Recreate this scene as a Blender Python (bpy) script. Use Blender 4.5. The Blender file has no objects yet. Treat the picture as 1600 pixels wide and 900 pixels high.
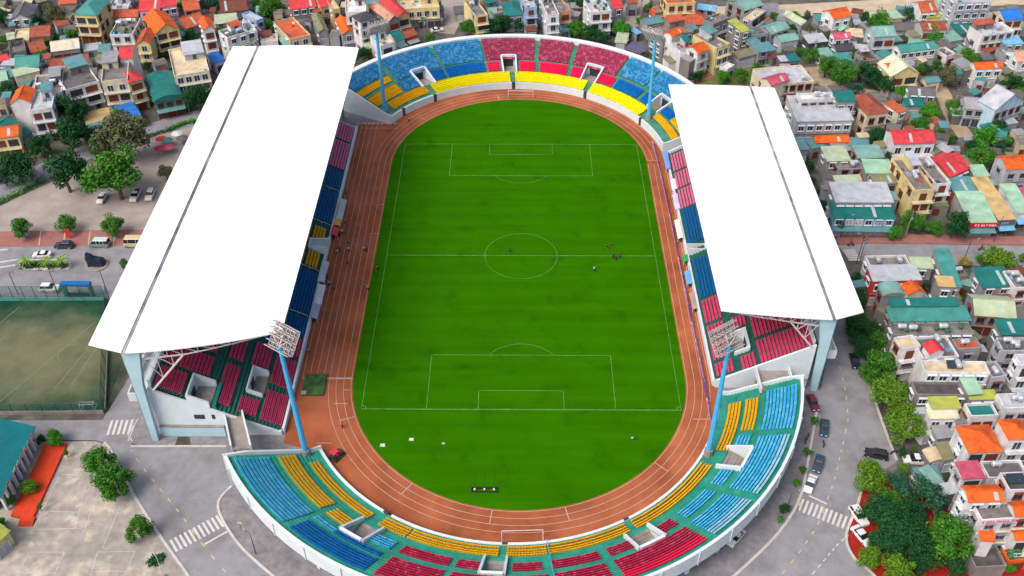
import bpy, bmesh, math, random
from mathutils import Vector, Matrix
R = math.radians
D = bpy.data
S = bpy.context.scene
COL = S.collection
random.seed(7)

# ---------------------------------------------------------------- camera
FPX, CAMP = 1532.2477, Vector((-0.8327, -194.3768, 155.1192))
PIT, YAW, ROL = 0.7062, -0.0075, -0.0014
_cp, _sp, _c, _s = math.cos(PIT), math.sin(PIT), math.cos(YAW), math.sin(YAW)
FW = Vector((_s*_cp, _c*_cp, -_sp)); _r = Vector((_c, -_s, 0)); _u = _r.cross(FW)
RT = _r*math.cos(ROL) + _u*math.sin(ROL); UP = -_r*math.sin(ROL) + _u*math.cos(ROL)
cd = D.cameras.new('camera'); cam = D.objects.new('camera', cd); COL.objects.link(cam)
cd.sensor_width = 36; cd.lens = FPX/1600*36; cd.clip_end = 3000; cd.clip_start = 1
m3 = Matrix((RT, UP, -FW)).transposed()
cam.matrix_world = Matrix.Translation(CAMP) @ m3.to_4x4()
S.camera = cam

def at(px, py, z=0.0):
    """the point at height z seen at a photo pixel (1600 x 900)"""
    d = FW + RT*((px-800)/FPX) - UP*((py-450)/FPX)
    return CAMP + d*((z-CAMP.z)/d.z)

def ppm(p):
    return FPX/((Vector(p)-CAMP).dot(FW))

# ---------------------------------------------------------------- sky, sun, exposure
SUN_EL, SUN_AZ = R(52), R(228)          # high soft sun from the south west
w = D.worlds.new('World'); S.world = w; w.use_nodes = True
nt = w.node_tree; bg = nt.nodes['Background']
sky = nt.nodes.new('ShaderNodeTexSky'); sky.sky_type = 'NISHITA'; sky.sun_disc = False
sky.sun_elevation = SUN_EL; sky.sun_rotation = SUN_AZ; sky.dust_density = 5.0; sky.ozone_density = 0.6; sky.air_density = 0.8
nt.links.new(sky.outputs[0], bg.inputs[0]); bg.inputs[1].default_value = 0.15
sl = D.lights.new('sun', 'SUN'); sl.energy = 1.0; sl.angle = R(30); sl.color = (1, .96, .9)
so = D.objects.new('sun', sl); COL.objects.link(so)
sd = Vector((math.sin(SUN_AZ)*math.cos(SUN_EL), math.cos(SUN_AZ)*math.cos(SUN_EL), math.sin(SUN_EL)))
so.rotation_euler = sd.to_track_quat('Z', 'Y').to_euler(); so.location = (0, 0, 200)
S.view_settings.view_transform = 'Standard'; S.view_settings.look = 'None'
S.view_settings.exposure = 0.72; S.view_settings.gamma = 1; S.view_settings.use_curve_mapping = False

# ---------------------------------------------------------------- materials
GAIN = 1.45
def lin(h):
    h = h.lstrip('#'); o = []
    for i in (0, 2, 4):
        v = int(h[i:i+2], 16)/255
        o.append(v/12.92 if v <= .04045 else ((v+.055)/1.055)**2.4)
    return o
def col(h, g=None):
    return tuple(min(.85, v/(g or GAIN)) for v in lin(h)) + (1,)
MATS = {}
def mat(name, hexc, rough=.7, var=.18, scale=1.0, bump=0.0, kind='noise', hex2=None, metal=0.0, g=None, isl=0.0, spec=.3, stretch=None, thr=(.35, .65)):
    """procedural: base colour broken up by noise at two scales; optional second colour in patches, corrugation or tile courses as bump"""
    if name in MATS: return MATS[name]
    m = D.materials.new(name); m.use_nodes = True; MATS[name] = m
    t = m.node_tree; N = t.nodes.new; L = t.links.new
    b = t.nodes['Principled BSDF']; b.inputs['Roughness'].default_value = rough; b.inputs['Metallic'].default_value = metal
    b.inputs['Specular IOR Level'].default_value = spec
    tc = N('ShaderNodeTexCoord'); src = tc.outputs['Object']
    if stretch:
        mp = N('ShaderNodeMapping'); L(src, mp.inputs[0]); mp.inputs['Scale'].default_value = stretch; nsrc = mp.outputs[0]
    else: nsrc = src
    n1 = N('ShaderNodeTexNoise'); L(nsrc, n1.inputs['Vector']); n1.inputs['Scale'].default_value = scale; n1.inputs['Detail'].default_value = 6
    n2 = N('ShaderNodeTexNoise'); L(src, n2.inputs['Vector']); n2.inputs['Scale'].default_value = scale*.17; n2.inputs['Detail'].default_value = 4
    c1 = col(hexc, g)
    mr = N('ShaderNodeMapRange'); L(n1.outputs[0], mr.inputs[0]); mr.inputs[1].default_value = .3; mr.inputs[2].default_value = .7
    mr.inputs[3].default_value = 1-var; mr.inputs[4].default_value = 1+var
    val = mr.outputs[0]
    mr2 = N('ShaderNodeMapRange'); L(n2.outputs[0], mr2.inputs[0]); mr2.inputs[1].default_value = .3; mr2.inputs[2].default_value = .7
    mr2.inputs[3].default_value = 1-var*.8; mr2.inputs[4].default_value = 1+var*.8
    mu = N('ShaderNodeMath'); mu.operation = 'MULTIPLY'; L(val, mu.inputs[0]); L(mr2.outputs[0], mu.inputs[1]); val = mu.outputs[0]
    if isl:
        ge = N('ShaderNodeNewGeometry'); mr3 = N('ShaderNodeMapRange'); L(ge.outputs['Random Per Island'], mr3.inputs[0])
        mr3.inputs[3].default_value = 1-isl; mr3.inputs[4].default_value = 1+isl
        mu2 = N('ShaderNodeMath'); mu2.operation = 'MULTIPLY'; L(val, mu2.inputs[0]); L(mr3.outputs[0], mu2.inputs[1]); val = mu2.outputs[0]
    base = N('ShaderNodeRGB'); base.outputs[0].default_value = c1; bc = base.outputs[0]
    if hex2:
        mx = N('ShaderNodeMix'); mx.data_type = 'RGBA'; mx.inputs['A'].default_value = c1; mx.inputs['B'].default_value = col(hex2, g)
        rp = N('ShaderNodeMapRange')
        if kind == 'island':
            ge2 = N('ShaderNodeNewGeometry'); L(ge2.outputs['Random Per Island'], rp.inputs[0])
        else:
            n3 = N('ShaderNodeTexNoise'); L(src, n3.inputs['Vector']); n3.inputs['Scale'].default_value = scale*.4; n3.inputs['Detail'].default_value = 7
            n3.inputs['Roughness'].default_value = .65
            L(n3.outputs[0], rp.inputs[0])
        rp.inputs[1].default_value = thr[0]; rp.inputs[2].default_value = thr[1]
        L(rp.outputs[0], mx.inputs['Factor']); bc = mx.outputs['Result']
    vm = N('ShaderNodeVectorMath'); vm.operation = 'SCALE'; L(bc, vm.inputs[0]); L(val, vm.inputs['Scale'])
    L(vm.outputs[0], b.inputs['Base Color'])
    if bump:
        bp = N('ShaderNodeBump'); bp.inputs['Strength'].default_value = min(1, bump); bp.inputs['Distance'].default_value = .08
        if kind in ('corr', 'tile'):
            wv = N('ShaderNodeTexWave'); wv.wave_type = 'BANDS'; wv.bands_direction = 'X'; L(src, wv.inputs['Vector'])
            wv.inputs['Scale'].default_value = 1.1 if kind == 'corr' else .9; wv.inputs['Distortion'].default_value = .15
            L(wv.outputs[0], bp.inputs['Height'])
        else:
            L(n1.outputs[0], bp.inputs['Height'])
        L(bp.outputs[0], b.inputs['Normal'])
    return m

# ---------------------------------------------------------------- mesh helpers
class MB:
    def __init__(s): s.v = []; s.f = []; s.m = []
    def face(s, pts, mi=0):
        n = len(s.v); s.v += [tuple(p) for p in pts]; s.f.append(tuple(range(n, n+len(pts)))); s.m.append(mi)
    def hexa(s, b, t, mi=0, bottom=True):
        """box from 4 bottom points (ccw from above) and 4 top points, one welded island"""
        n = len(s.v); s.v += [tuple(p) for p in b] + [tuple(p) for p in t]
        fs = [(4, 5, 6, 7), (0, 1, 5, 4), (1, 2, 6, 5), (2, 3, 7, 6), (3, 0, 4, 7)] + ([(3, 2, 1, 0)] if bottom else [])
        for f in fs: s.f.append(tuple(n+i for i in f)); s.m.append(mi)
    def box(s, x0, x1, y0, y1, z0, z1, mi=0):
        s.hexa([(x0, y0, z0), (x1, y0, z0), (x1, y1, z0), (x0, y1, z0)], [(x0, y0, z1), (x1, y0, z1), (x1, y1, z1), (x0, y1, z1)], mi)
    def bar(s, a, b, r, mi=0, n=6, r2=None):
        a = Vector(a); b = Vector(b); d = (b-a)
        if d.length < 1e-6: return
        q = d.to_track_quat('Z', 'Y'); k = len(s.v); r2 = r if r2 is None else r2
        for p, rr in ((a, r), (b, r2)):
            for i in range(n):
                t = 2*math.pi*(i+.5)/n; s.v.append(tuple(p + q @ Vector((rr*math.cos(t), rr*math.sin(t), 0))))
        for i in range(n):
            j = (i+1) % n; s.f.append((k+i, k+j, k+n+j, k+n+i)); s.m.append(mi)
        s.f.append(tuple(k+n-1-i for i in range(n))); s.m.append(mi)
        s.f.append(tuple(k+n+i for i in range(n))); s.m.append(mi)
    def lathe(s, prof, n=12, mi=0, c=(0, 0, 0)):
        k = len(s.v)
        for r, z in prof:
            for i in range(n):
                t = 2*math.pi*i/n; s.v.append((c[0]+r*math.cos(t), c[1]+r*math.sin(t), c[2]+z))
        for a in range(len(prof)-1):
            for i in range(n):
                j = (i+1) % n; s.f.append((k+a*n+i, k+a*n+j, k+(a+1)*n+j, k+(a+1)*n+i)); s.m.append(mi)
        s.f.append(tuple(k+(len(prof)-1)*n+i for i in range(n))); s.m.append(mi)
    def prism(s, pts, z0, z1, mi=0):
        n = len(pts); k = len(s.v)
        ar = sum(pts[i][0]*pts[(i+1) % n][1]-pts[(i+1) % n][0]*pts[i][1] for i in range(n))
        if ar < 0: pts = pts[::-1]
        s.v += [(p[0], p[1], z0) for p in pts] + [(p[0], p[1], z1) for p in pts]
        s.f.append(tuple(k+n+i for i in range(n))); s.m.append(mi)
        s.f.append(tuple(k+n-1-i for i in range(n))); s.m.append(mi)
        for i in range(n):
            j = (i+1) % n; s.f.append((k+i, k+j, k+n+j, k+n+i)); s.m.append(mi)
    def mesh(s, name, mats, smooth=False):
        me = D.meshes.new(name); me.from_pydata(s.v, [], s.f)
        for m in (mats if isinstance(mats, (list, tuple)) else [mats]): me.materials.append(m)
        me.polygons.foreach_set('material_index', s.m)
        if smooth: me.polygons.foreach_set('use_smooth', [True]*len(s.f))
        me.update(); return me
    def build(s, name, mats, parent=None, smooth=False, loc=None):
        o = D.objects.new(name, s.mesh(name, mats, smooth)); COL.objects.link(o)
        if parent: o.parent = parent
        if loc: o.location = loc
        return o
def link(name, me, parent=None, loc=(0, 0, 0), rz=0, sc=None):
    o = D.objects.new(name, me); COL.objects.link(o); o.parent = parent; o.location = loc; o.rotation_euler = (0, 0, rz)
    if sc: o.scale = sc
    return o
USED = {}
def tag(o, label, cat, group=None, kind=None):
    if label: o['label'] = label; USED.setdefault(label, []).append(o)
    if cat: o['category'] = cat
    if group: o['group'] = group
    if kind: o['kind'] = kind
    return o
def thing(name, label, cat, loc=(0, 0, 0), rz=0, group=None):
    o = D.objects.new(name, None); COL.objects.link(o); o.location = loc; o.rotation_euler = (0, 0, rz); o.empty_display_size = .5
    return tag(o, label, cat, group)
def copy_tree(o, parent=None):
    c = o.copy(); COL.objects.link(c); c.parent = parent
    for ch in list(o.children): copy_tree(ch, c)
    return c
def struct(o, label=None):
    o['kind'] = 'structure'
    if label: o['label'] = label
    o['category'] = 'ground'
    return o

# ---------------------------------------------------------------- palette
M = dict(
 ground=mat('dirt_ground', '#6b6561', var=.4, scale=.3, hex2='#3f4a34', thr=(.46, .66)),
 asphalt=mat('asphalt', '#98989b', rough=.9, var=.1, scale=.4, hex2='#7f7e80', bump=.1, thr=(.46, .7)),
 asphaltd=mat('asphalt_dark', '#8f8c93', rough=.9, var=.1, scale=.35, bump=.1),
 paver=mat('grey_pavers', '#979599', rough=.85, var=.16, scale=.9, hex2='#807e80'),
 kerb=mat('kerb_stone', '#cfcac4', var=.12, scale=1),
 lot=mat('worn_concrete', '#b3a79c', rough=.9, var=.13, scale=.22, hex2='#9c948e', bump=.1),
 court=mat('court_concrete', '#aba49b', rough=.9, var=.2, scale=.5, hex2='#d8c9b2', thr=(.5, .66)),
 redpave=mat('red_paving', '#a5706a', rough=.9, var=.12, scale=.8),
 redfloor=mat('red_floor', '#a31f10', rough=.8, var=.15, scale=.5),
 turf=mat('pitch_grass', '#337400', rough=.95, var=.09, scale=.4, spec=.02, bump=.15, hex2='#2c6b00', stretch=(.12, 1.7, 1), thr=(.5, .7)),
 turf2=mat('worn_turf', '#174a38', rough=.95, var=.14, scale=.2, hex2='#75775a', spec=.05),
 track=mat('track_rubber', '#b66a48', rough=.9, var=.17, scale=.2, hex2='#94502f', spec=.1, thr=(.42, .7), stretch=(1, .5, 1)),
 line=mat('white_line', '#d8b4a2', var=.08, scale=1), pline=mat('pitch_line', '#64954a', var=.3, scale=.8),
 rline=mat('road_paint', '#dcd8d2', var=.1, scale=2), yline=mat('yellow_paint', '#d9c284', var=.1, scale=2),
 roofw=mat('white_sheet_roof', '#ffffff', rough=.5, var=.02, scale=.2, g=1.22),
 gutter=mat('roof_gutter', '#9a9a9f', rough=.6, var=.5, scale=.3),
 white=mat('white_paint', '#e4eef2', rough=.6, var=.06, scale=.5), pale=mat('pale_blue_paint', '#bfe3ef', rough=.6, var=.07, scale=.4),
 steel=mat('white_steel', '#dcd6d4', rough=.5, var=.05), skyb=mat('sky_blue_paint', '#52bdf2', rough=.45, var=.05, scale=.5),
 terS=mat('teal_terrace', '#1f8a74', rough=.8, var=.13, scale=.8, hex2='#34a088'), terN=mat('green_terrace', '#3f8a70', rough=.85, var=.15, scale=.8, hex2='#5f9a88'),
 terW=mat('dark_green_terrace', '#22665c', rough=.85, var=.15, scale=.8), conc=mat('concrete', '#a8a09a', rough=.9, var=.15, scale=.6, hex2='#8d857c'),
 dark=mat('dark_opening', '#3a3c42', rough=.8, var=.1), darkmet=mat('dark_metal', '#44484e', rough=.5, var=.1),
 glass=mat('window_glass', '#33404c', rough=.15, var=.2, scale=.7, spec=.5), brown=mat('brown_wood', '#7a3f2c', rough=.6, var=.12),
 tank=mat('steel_tank', '#dfe4ea', rough=.3, var=.08, metal=.35), rubber=mat('tyre_rubber', '#26262a', rough=.9, var=.1),
 cglass=mat('car_glass', '#1e262e', rough=.1, var=.1, spec=.6), light=mat('lamp_glass', '#f2f2ee', rough=.2, var=.03), tail=mat('tail_lamp', '#b01a1a', rough=.3, var=.03),
 bark=mat('bark', '#6a5a4a', rough=.9, var=.25, scale=3), skin=mat('skin', '#b98468', rough=.6, var=.05), hair=mat('dark_hair', '#26211f', rough=.6, var=.1),
 net=mat('fence_green', '#2c6457', rough=.8, var=.1),
)
SEAT = dict(
 lb=mat('seat_light_blue', '#3cbcf2', rough=.4, var=.05, isl=.1, hex2='#7fcbee', kind='island', thr=(.3, 1.5)), lw=mat('seat_bleached_blue', '#9fd2ee', rough=.4, var=.05, isl=.15),
 lbn=mat('seat_faded_blue', '#2a8fc8', rough=.4, var=.06, isl=.14, hex2='#8cc4e6', kind='island', thr=(.4, 1.7)),
 db=mat('seat_dark_blue', '#0c70c4', rough=.4, var=.05, isl=.15), am=mat('seat_amber', '#fcbc00', rough=.4, var=.05, isl=.08),
 ye=mat('seat_yellow', '#fff000', rough=.4, var=.04, isl=.04), cr=mat('seat_crimson', '#c9204f', rough=.4, var=.06, isl=.14, hex2='#e08aa0', kind='island', thr=(.75, 1.5)),
 pw=mat('seat_faded_pink_lifted', '#f07ca4', rough=.4, var=.05, isl=.08), pk=mat('seat_pink_red', '#e44c78', rough=.4, var=.05, isl=.1), br=mat('seat_bright_red', '#ff1656', rough=.4, var=.05, isl=.06),  # pw: faded pink, its colour also lightened to offset the left roof's shade
 ma=mat('seat_maroon', '#ad3a60', rough=.4, var=.06, isl=.14, hex2='#d9a0b4', kind='island', thr=(.6, 1.9)), dw=mat('seat_navy', '#176aae', rough=.4, var=.05, isl=.12),
)
# the training turf is worn to straw in its middle: a stain with a shape of its own
_t = MATS['worn_turf'].node_tree; _mx = [n for n in _t.nodes if n.type == 'MIX'][0]
_tc = [n for n in _t.nodes if n.type == 'TEX_COORD'][0]; _vd = _t.nodes.new('ShaderNodeVectorMath'); _vd.operation = 'DISTANCE'
_mp = _t.nodes.new('ShaderNodeMapping'); _mp.inputs['Scale'].default_value = (.62, 1, 1); _t.links.new(_tc.outputs['Object'], _mp.inputs[0]); _t.links.new(_mp.outputs[0], _vd.inputs[0])
_wc = at(45, 560); _vd.inputs[1].default_value = (_wc.x*.62, _wc.y, 0)
_nn = [n for n in _t.nodes if n.type == 'TEX_NOISE'][-1]; _nn.inputs['Scale'].default_value = .12
_ma = _t.nodes.new('ShaderNodeMath'); _ma.operation = 'MULTIPLY_ADD'; _t.links.new(_nn.outputs[0], _ma.inputs[0]); _ma.inputs[1].default_value = 26; _t.links.new(_vd.outputs['Value'], _ma.inputs[2])
_mr = _t.nodes.new('ShaderNodeMapRange'); _mr.interpolation_type = 'SMOOTHSTEP'; _t.links.new(_ma.outputs[0], _mr.inputs[0]); _mr.inputs[1].default_value = 17; _mr.inputs[2].default_value = 36; _mr.inputs[3].default_value = 1; _mr.inputs[4].default_value = 0
_t.links.new(_mr.outputs[0], _mx.inputs['Factor'])

_t = M['turf'].node_tree; _b = _t.nodes['Principled BSDF']; _src = _b.inputs['Base Color'].links[0].from_socket
_tc = [n for n in _t.nodes if n.type == 'TEX_COORD'][0]; _wv = _t.nodes.new('ShaderNodeTexWave'); _wv.bands_direction = 'Y'; _wv.inputs['Scale'].default_value = .055; _wv.inputs['Distortion'].default_value = .6; _wv.inputs['Detail'].default_value = 3
_t.links.new(_tc.outputs['Object'], _wv.inputs['Vector']); _mr = _t.nodes.new('ShaderNodeMapRange'); _t.links.new(_wv.outputs[0], _mr.inputs[0]); _mr.inputs[3].default_value = .955; _mr.inputs[4].default_value = 1.045
_vm = _t.nodes.new('ShaderNodeVectorMath'); _vm.operation = 'SCALE'; _t.links.new(_src, _vm.inputs[0]); _t.links.new(_mr.outputs[0], _vm.inputs['Scale'])
# small worn yellow and dark tufts
_n = _t.nodes.new('ShaderNodeTexNoise'); _n.inputs['Scale'].default_value = .16; _n.inputs['Detail'].default_value = 8; _t.links.new(_tc.outputs['Object'], _n.inputs['Vector'])
_m2 = _t.nodes.new('ShaderNodeMapRange'); _t.links.new(_n.outputs[0], _m2.inputs[0]); _m2.inputs[1].default_value = .6; _m2.inputs[2].default_value = .75; _m2.inputs[3].default_value = 0; _m2.inputs[4].default_value = .28
_mx = _t.nodes.new('ShaderNodeMix'); _mx.data_type = 'RGBA'; _t.links.new(_m2.outputs[0], _mx.inputs['Factor']); _t.links.new(_vm.outputs[0], _mx.inputs['A']); _mx.inputs['B'].default_value = col('#155004'); _t.links.new(_mx.outputs['Result'], _b.inputs['Base Color'])

# ---------------------------------------------------------------- ground, roads, pavements
def poly(name, pts, z, m, thick=.0, px=True):
    P = [tuple(at(p[0], p[1], 0)[:2]) if px else p for p in pts]
    b = MB(); 
    if thick: b.prism(P, z-thick, z)
    else:
        ar = sum(P[i][0]*P[(i+1) % len(P)][1]-P[(i+1) % len(P)][0]*P[i][1] for i in range(len(P)))
        b.face([(p[0], p[1], z) for p in (P if ar > 0 else P[::-1])])
    return struct(b.build(name, m))
def ribbon(b, pts, wd, z, mi=0):
    """flat strip along world points"""
    n = len(pts); L_ = []; 
    for i, p in enumerate(pts):
        a = Vector(pts[max(0, i-1)][:2]); c = Vector(pts[min(n-1, i+1)][:2]); t = (c-a).normalized(); nn = Vector((-t.y, t.x))*wd/2
        L_.append((Vector(p[:2])+nn, Vector(p[:2])-nn))
    for i in range(n-1):
        b.face([(*L_[i][1], z), (*L_[i+1][1], z), (*L_[i+1][0], z), (*L_[i][0], z)], mi)
def wp(L): return [tuple(at(*p, 0)[:2]) for p in L]
def dense(P, step=2.0):
    o = []
    for a, c in zip(P[:-1], P[1:]):
        a = Vector(a); c = Vector(c); k = max(1, int((c-a).length/step))
        o += [tuple(a.lerp(c, i/k)) for i in range(k)]
    return o+[tuple(P[-1])]
def smooth(P, n=6):
    o = []
    for i in range(len(P)-1):
        p0 = Vector(P[max(0, i-1)]); p1 = Vector(P[i]); p2 = Vector(P[i+1]); p3 = Vector(P[min(len(P)-1, i+2)])
        for k in range(n):
            t = k/n; o.append(tuple(.5*((2*p1)+(p2-p0)*t+(2*p0-5*p1+4*p2-p3)*t*t+(3*p1-p0-3*p2+p3)*t**3)))
    return o+[tuple(P[-1])]
g = MB(); g.face([(-900, -700, 0), (900, -700, 0), (900, 1200, 0), (-900, 1200, 0)]); struct(g.build('ground', M['ground']))
def ring(r, a0=0, a1=360, c=(0, 0), n=90):
    return [(c[0]+r*math.cos(R(a0+(a1-a0)*i/n)), c[1]+r*math.sin(R(a0+(a1-a0)*i/n))) for i in range(n+1)]
apr = ring(68, 180, 360, (-3, -42)) + ring(72, 0, 180, (-3, 42)) + [(-85, 40), (-85, -60), (-71, -66)]
poly('stadium_pavement', apr, .10, M['paver'], .12, px=False)
poly('car_park', [(-90, 372), (-60, 345), (0, 322), (68, 290), (130, 262), (235, 212), (310, 190), (400, 180), (380, 365), (100, 368)], .02, M['lot'])
poly('red_pavement', [(-120, 364), (380, 357), (372, 382), (-120, 387)], .12, M['redpave'], .12)
poly('road_west', [(-200, 388), (420, 380), (400, 466), (-200, 470)], .03, M['asphalt'])
sw = [(-150, 658), (160, 657), (196, 600), (226, 545), (250, 505), (300, 505), (265, 560), (215, 640), (205, 697), (355, 697), (365, 758), (346, 775), (340, 788), (348, 813), (376, 854), (420, 895), (480, 940), (520, 1000), (350, 1000), (294, 900), (267, 862), (237, 818), (210, 775), (188, 734), (172, 702), (163, 692), (150, 688), (-150, 686)]
poly('road_south_west', sw, .11, M['asphalt'], .1)
poly('school_yard', [(-200, 692), (150, 690), (163, 694), (172, 704), (188, 736), (210, 777), (237, 820), (267, 864), (294, 902), (350, 1002), (-200, 1002)], .12, M['court'], .1)
er = [(1292, 560), (1300, 500), (1322, 500), (1345, 560), (1362, 612), (1380, 665), (1402, 722), (1365, 745), (1347, 761), (1339, 791), (1325, 825), (1322, 840), (1325, 856), (1337, 875), (1363, 897), (1420, 960), (1000, 1010), (1120, 925), (1200, 851), (1235, 807), (1252, 772), (1260, 735), (1268, 690), (1278, 630)]
poly('road_east_bend', er, .115, M['asphalt'], .1)
poly('road_east', [(68.3, -48), (78, -48), (79, 20), (82, 70), (95, 150), (84, 150), (72, 70), (69, 20)], .11, M['asphaltd'], .1, px=False)
poly('cross_road', [(1308, 384), (1350, 381), (1720, 386), (1720, 424), (1330, 408)], .13, M['asphalt'], .1)
poly('shop_pavement', [(1306, 371), (1330, 366), (1720, 372), (1720, 385), (1350, 380.5), (1310, 383)], .2, M['redpave'], .2)
poly('red_yard', [(1350, 759), (1341, 791), (1327, 825), (1325, 840), (1328, 856), (1340, 875), (1366, 897), (1430, 970), (1760, 970), (1720, 840), (1600, 800), (1500, 790), (1420, 742)], .16, M['redfloor'], .15)
rv = smooth(wp([(-80, 335), (0, 300), (60, 272), (130, 240), (225, 207), (310, 183), (420, 150)]))
b = MB(); ribbon(b, rv, 8.5, .04); struct(b.build('road_north_west', M['asphaltd']))
b = MB(); ribbon(b, smooth(wp([(690, 52), (702, 30), (708, 5), (712, -30)])), 9, .04); struct(b.build('lane_north', M['lot']))
b = MB(); ribbon(b, smooth(wp([(985, 42), (985, 20), (1000, 0), (1005, -20)])), 8, .045); struct(b.build('lane_north_east', M['lot']))
b = MB(); ribbon(b, smooth(wp([(1060, 135), (1110, 116), (1150, 100), (1200, 80)])), 3.5, .04); struct(b.build('lane_east', M['redpave']))
b = MB(); ribbon(b, smooth(wp([(1100, 20), (1220, 17), (1340, 11), (1440, 5), (1620, -3)])), 10, .05)
struct(b.build('embankment_road', mat('sandy_road', '#cdbb9d', var=.15, scale=.3)))
b = MB(); ribbon(b, smooth(wp([(1265, 105), (1290, 130), (1330, 142), (1370, 150)])), 7, .045); ribbon(b, smooth(wp([(1462, 130), (1475, 150), (1490, 185), (1510, 215)])), 5, .047)
struct(b.build('dirt_lane', mat('dirt_lane_soil', '#b5a184', var=.2, scale=.4)))
poly('rough_grass', [(1075, 128), (1120, 116), (1165, 95), (1205, 96), (1215, 118), (1200, 145), (1080, 145)], .03, mat('rough_grass_soil', '#5f7a34', var=.35, scale=.5, hex2='#7c6c48'))

# kerbs along the roads
b = MB()
for L_ in ([(163, 692), (172, 702), (188, 734), (210, 775), (237, 818), (267, 862), (294, 900), (330, 960)],
           [(365, 758), (350, 772), (341, 788), (348, 813), (376, 854), (420, 895), (470, 935)], [(205, 698), (280, 698), (354, 698)],
           [(1278, 630), (1268, 690), (1260, 735), (1252, 772), (1235, 807), (1200, 851), (1120, 925)],
           [(1362, 612), (1380, 665), (1401, 720)], [(1347, 761), (1339, 791), (1325, 825), (1322, 840), (1325, 856), (1337, 875), (1363, 897), (1410, 950)]):
    P = smooth(wp(L_)); ribbon(b, P, .5, .235)
    for s in (-.25, .25):
        for i in range(len(P)-1):
            a = Vector(P[i]); c = Vector(P[i+1]); t = (c-a).normalized(); n = Vector((-t.y, t.x))*s
            b.face([(*(a+n), .05), (*(c+n), .05), (*(c+n), .235), (*(a+n), .235)])
struct(b.build('kerb', M['kerb']))
# road paint
b = MB()
def zebra(A, B, w0, n, duty=.5, z=.128, ln=3.2):
    a = at(*A); c = at(*B); u = (c-a).normalized(); v = Vector((-u.y, u.x, 0)); L_ = (c-a).length; st = L_/n
    for i in range(n):
        p = a+u*(st*(i+.25)); q = p+u*st*duty; hv = v*ln/2
        b.face([(*(p-hv)[:2], z), (*(q-hv)[:2], z), (*(q+hv)[:2], z), (*(p+hv)[:2], z)])
zebra((268, 855), (347, 813), 0, 11); zebra((1248, 788), (1323, 818), 0, 10); zebra((168, 669), (208, 667), 0, 5, ln=4)
zebra((1326, 390), (1335, 408), 0, 6, z=.138, ln=3)
def strip(L_, wd=.18, z=.128): ribbon(b, wp(L_), wd, z)
strip([(320, 851), (357, 830)], .35); strip([(1264, 775), (1292, 788)], .35)
strip([(207, 690), (200, 680), (216, 655)], .2, .13); strip([(200, 690), (212, 662)], .2, .13)
for L_ in ([(30, 405), (0, 410)], [(-20, 392), (12, 390)], [(0, 418), (24, 414)]): strip(L_, .5, .035)
dash = dense(smooth(wp([(1335, 829), (1310, 850), (1290, 873), (1265, 903), (1240, 935)])), 1.0)
for i in range(0, len(dash)-1, 2): ribbon(b, dash[i:i+2], .2, .128)
struct(b.build('road_marking', M['rline']))
b = MB()
for L_ in ([(204, 703), (225, 733), (250, 764), (275, 795), (300, 828), (330, 868), (362, 905)], [(1325, 655), (1318, 690), (1312, 715), (1305, 745), (1295, 775), (1280, 815), (1262, 845), (1240, 875), (1215, 905)], [(1308, 560), (1316, 590), (1322, 620), (1325, 655)]):
    P = dense(smooth(wp(L_)), 1.1)
    for i in range(0, len(P)-1, 3): ribbon(b, P[i:i+2], .22, .129)
struct(b.build('lane_marking', M['yline']))
# painted court lines on the school yard
b = MB()
def cs(x, y): return (x/3.6725, 655+y/3.6725)
for L_ in ([(165, 765), (370, 765)], [(165, 765), (105, 900)], [(370, 765), (310, 900)], [(110, 885), (320, 885)], [(560, 765), (775, 760)], [(560, 765), (520, 900)], [(775, 760), (715, 900)], [(525, 875), (725, 875)],
           [(350, 320), (470, 320)], [(340, 330), (180, 660)], [(490, 380), (430, 640)], [(200, 635), (460, 628)], [(270, 530), (450, 535)], [(560, 430), (480, 650)], [(690, 500), (590, 740)]):
    ribbon(b, wp([cs(*p) for p in L_]), .14, .128)
struct(b.build('court_marking', mat('faded_paint', '#c6c2b8', var=.15, scale=1)))
# red platform slats of the pavement
b = MB()
for x in (60, 98, 137, 176):
    ribbon(b, wp([(x+1, 384), (x+4, 362)]), .25, .128)
struct(b.build('pavement_marking', M['yline']))

# ---------------------------------------------------------------- athletics field
GC, GY, GR = -.45, 42.1, 36.45
def oval(r, n=60, x0=GC):
    return [(x0+r*math.cos(R(i*180/n)), GY+r*math.sin(R(i*180/n))) for i in range(n+1)] + [(x0-r*math.cos(R(i*180/n)), -GY-r*math.sin(R(i*180/n))) for i in range(n+1)]
trk = oval(44.3)
trk = [(x if x > -44 else -44, y) for x, y in trk]
tr = ring(43.9, 0, 180, (-1.8, GY), 60) + [(-48.9, 60), (-48.9, -60), (-46, -66), (-41, -64)] + ring(45, 150, 0, (-1.8, 0), 50)
tr = [(42.1, 42), ] + ring(43.6, 0, 142, (-1.8, GY), 60) + [(-42, 63.5), (-48.9, 63.5), (-48.9, -62), (-42.5, -64)] + [(x, -42.1-(y)) for x, y in ring(45, 152, 0, (-1.8, 0), 60)]
poly('running_track', tr, .14, M['track'], .14, px=False)
b = MB(); P = oval(GR); b.face([(x, y, .152) for x, y in P]); struct(b.build('pitch_grass', M['turf']))
b = MB()
def loop(P, wd, z): ribbon(b, P+[P[0], P[1]], wd, z)
for k in range(4):
    loop(oval(GR+.35+1.62*k), .1, .158)
for k in range(4, 8):
    x = GC-(GR+.35+1.55*k); ribbon(b, [(x, -43.5), (x, 63)], .1, .159)
ribbon(b, [(-47.9, -43.5), (-37, -43.5)], .5, .162); ribbon(b, [(-48, 61.3), (-36.8, 61.3)], .15, .163)
for k in range(8): ribbon(b, [(-47.6+1.3*k, 64.0), (-46.9+1.3*k, 64.0)], .9, .1655)
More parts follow.
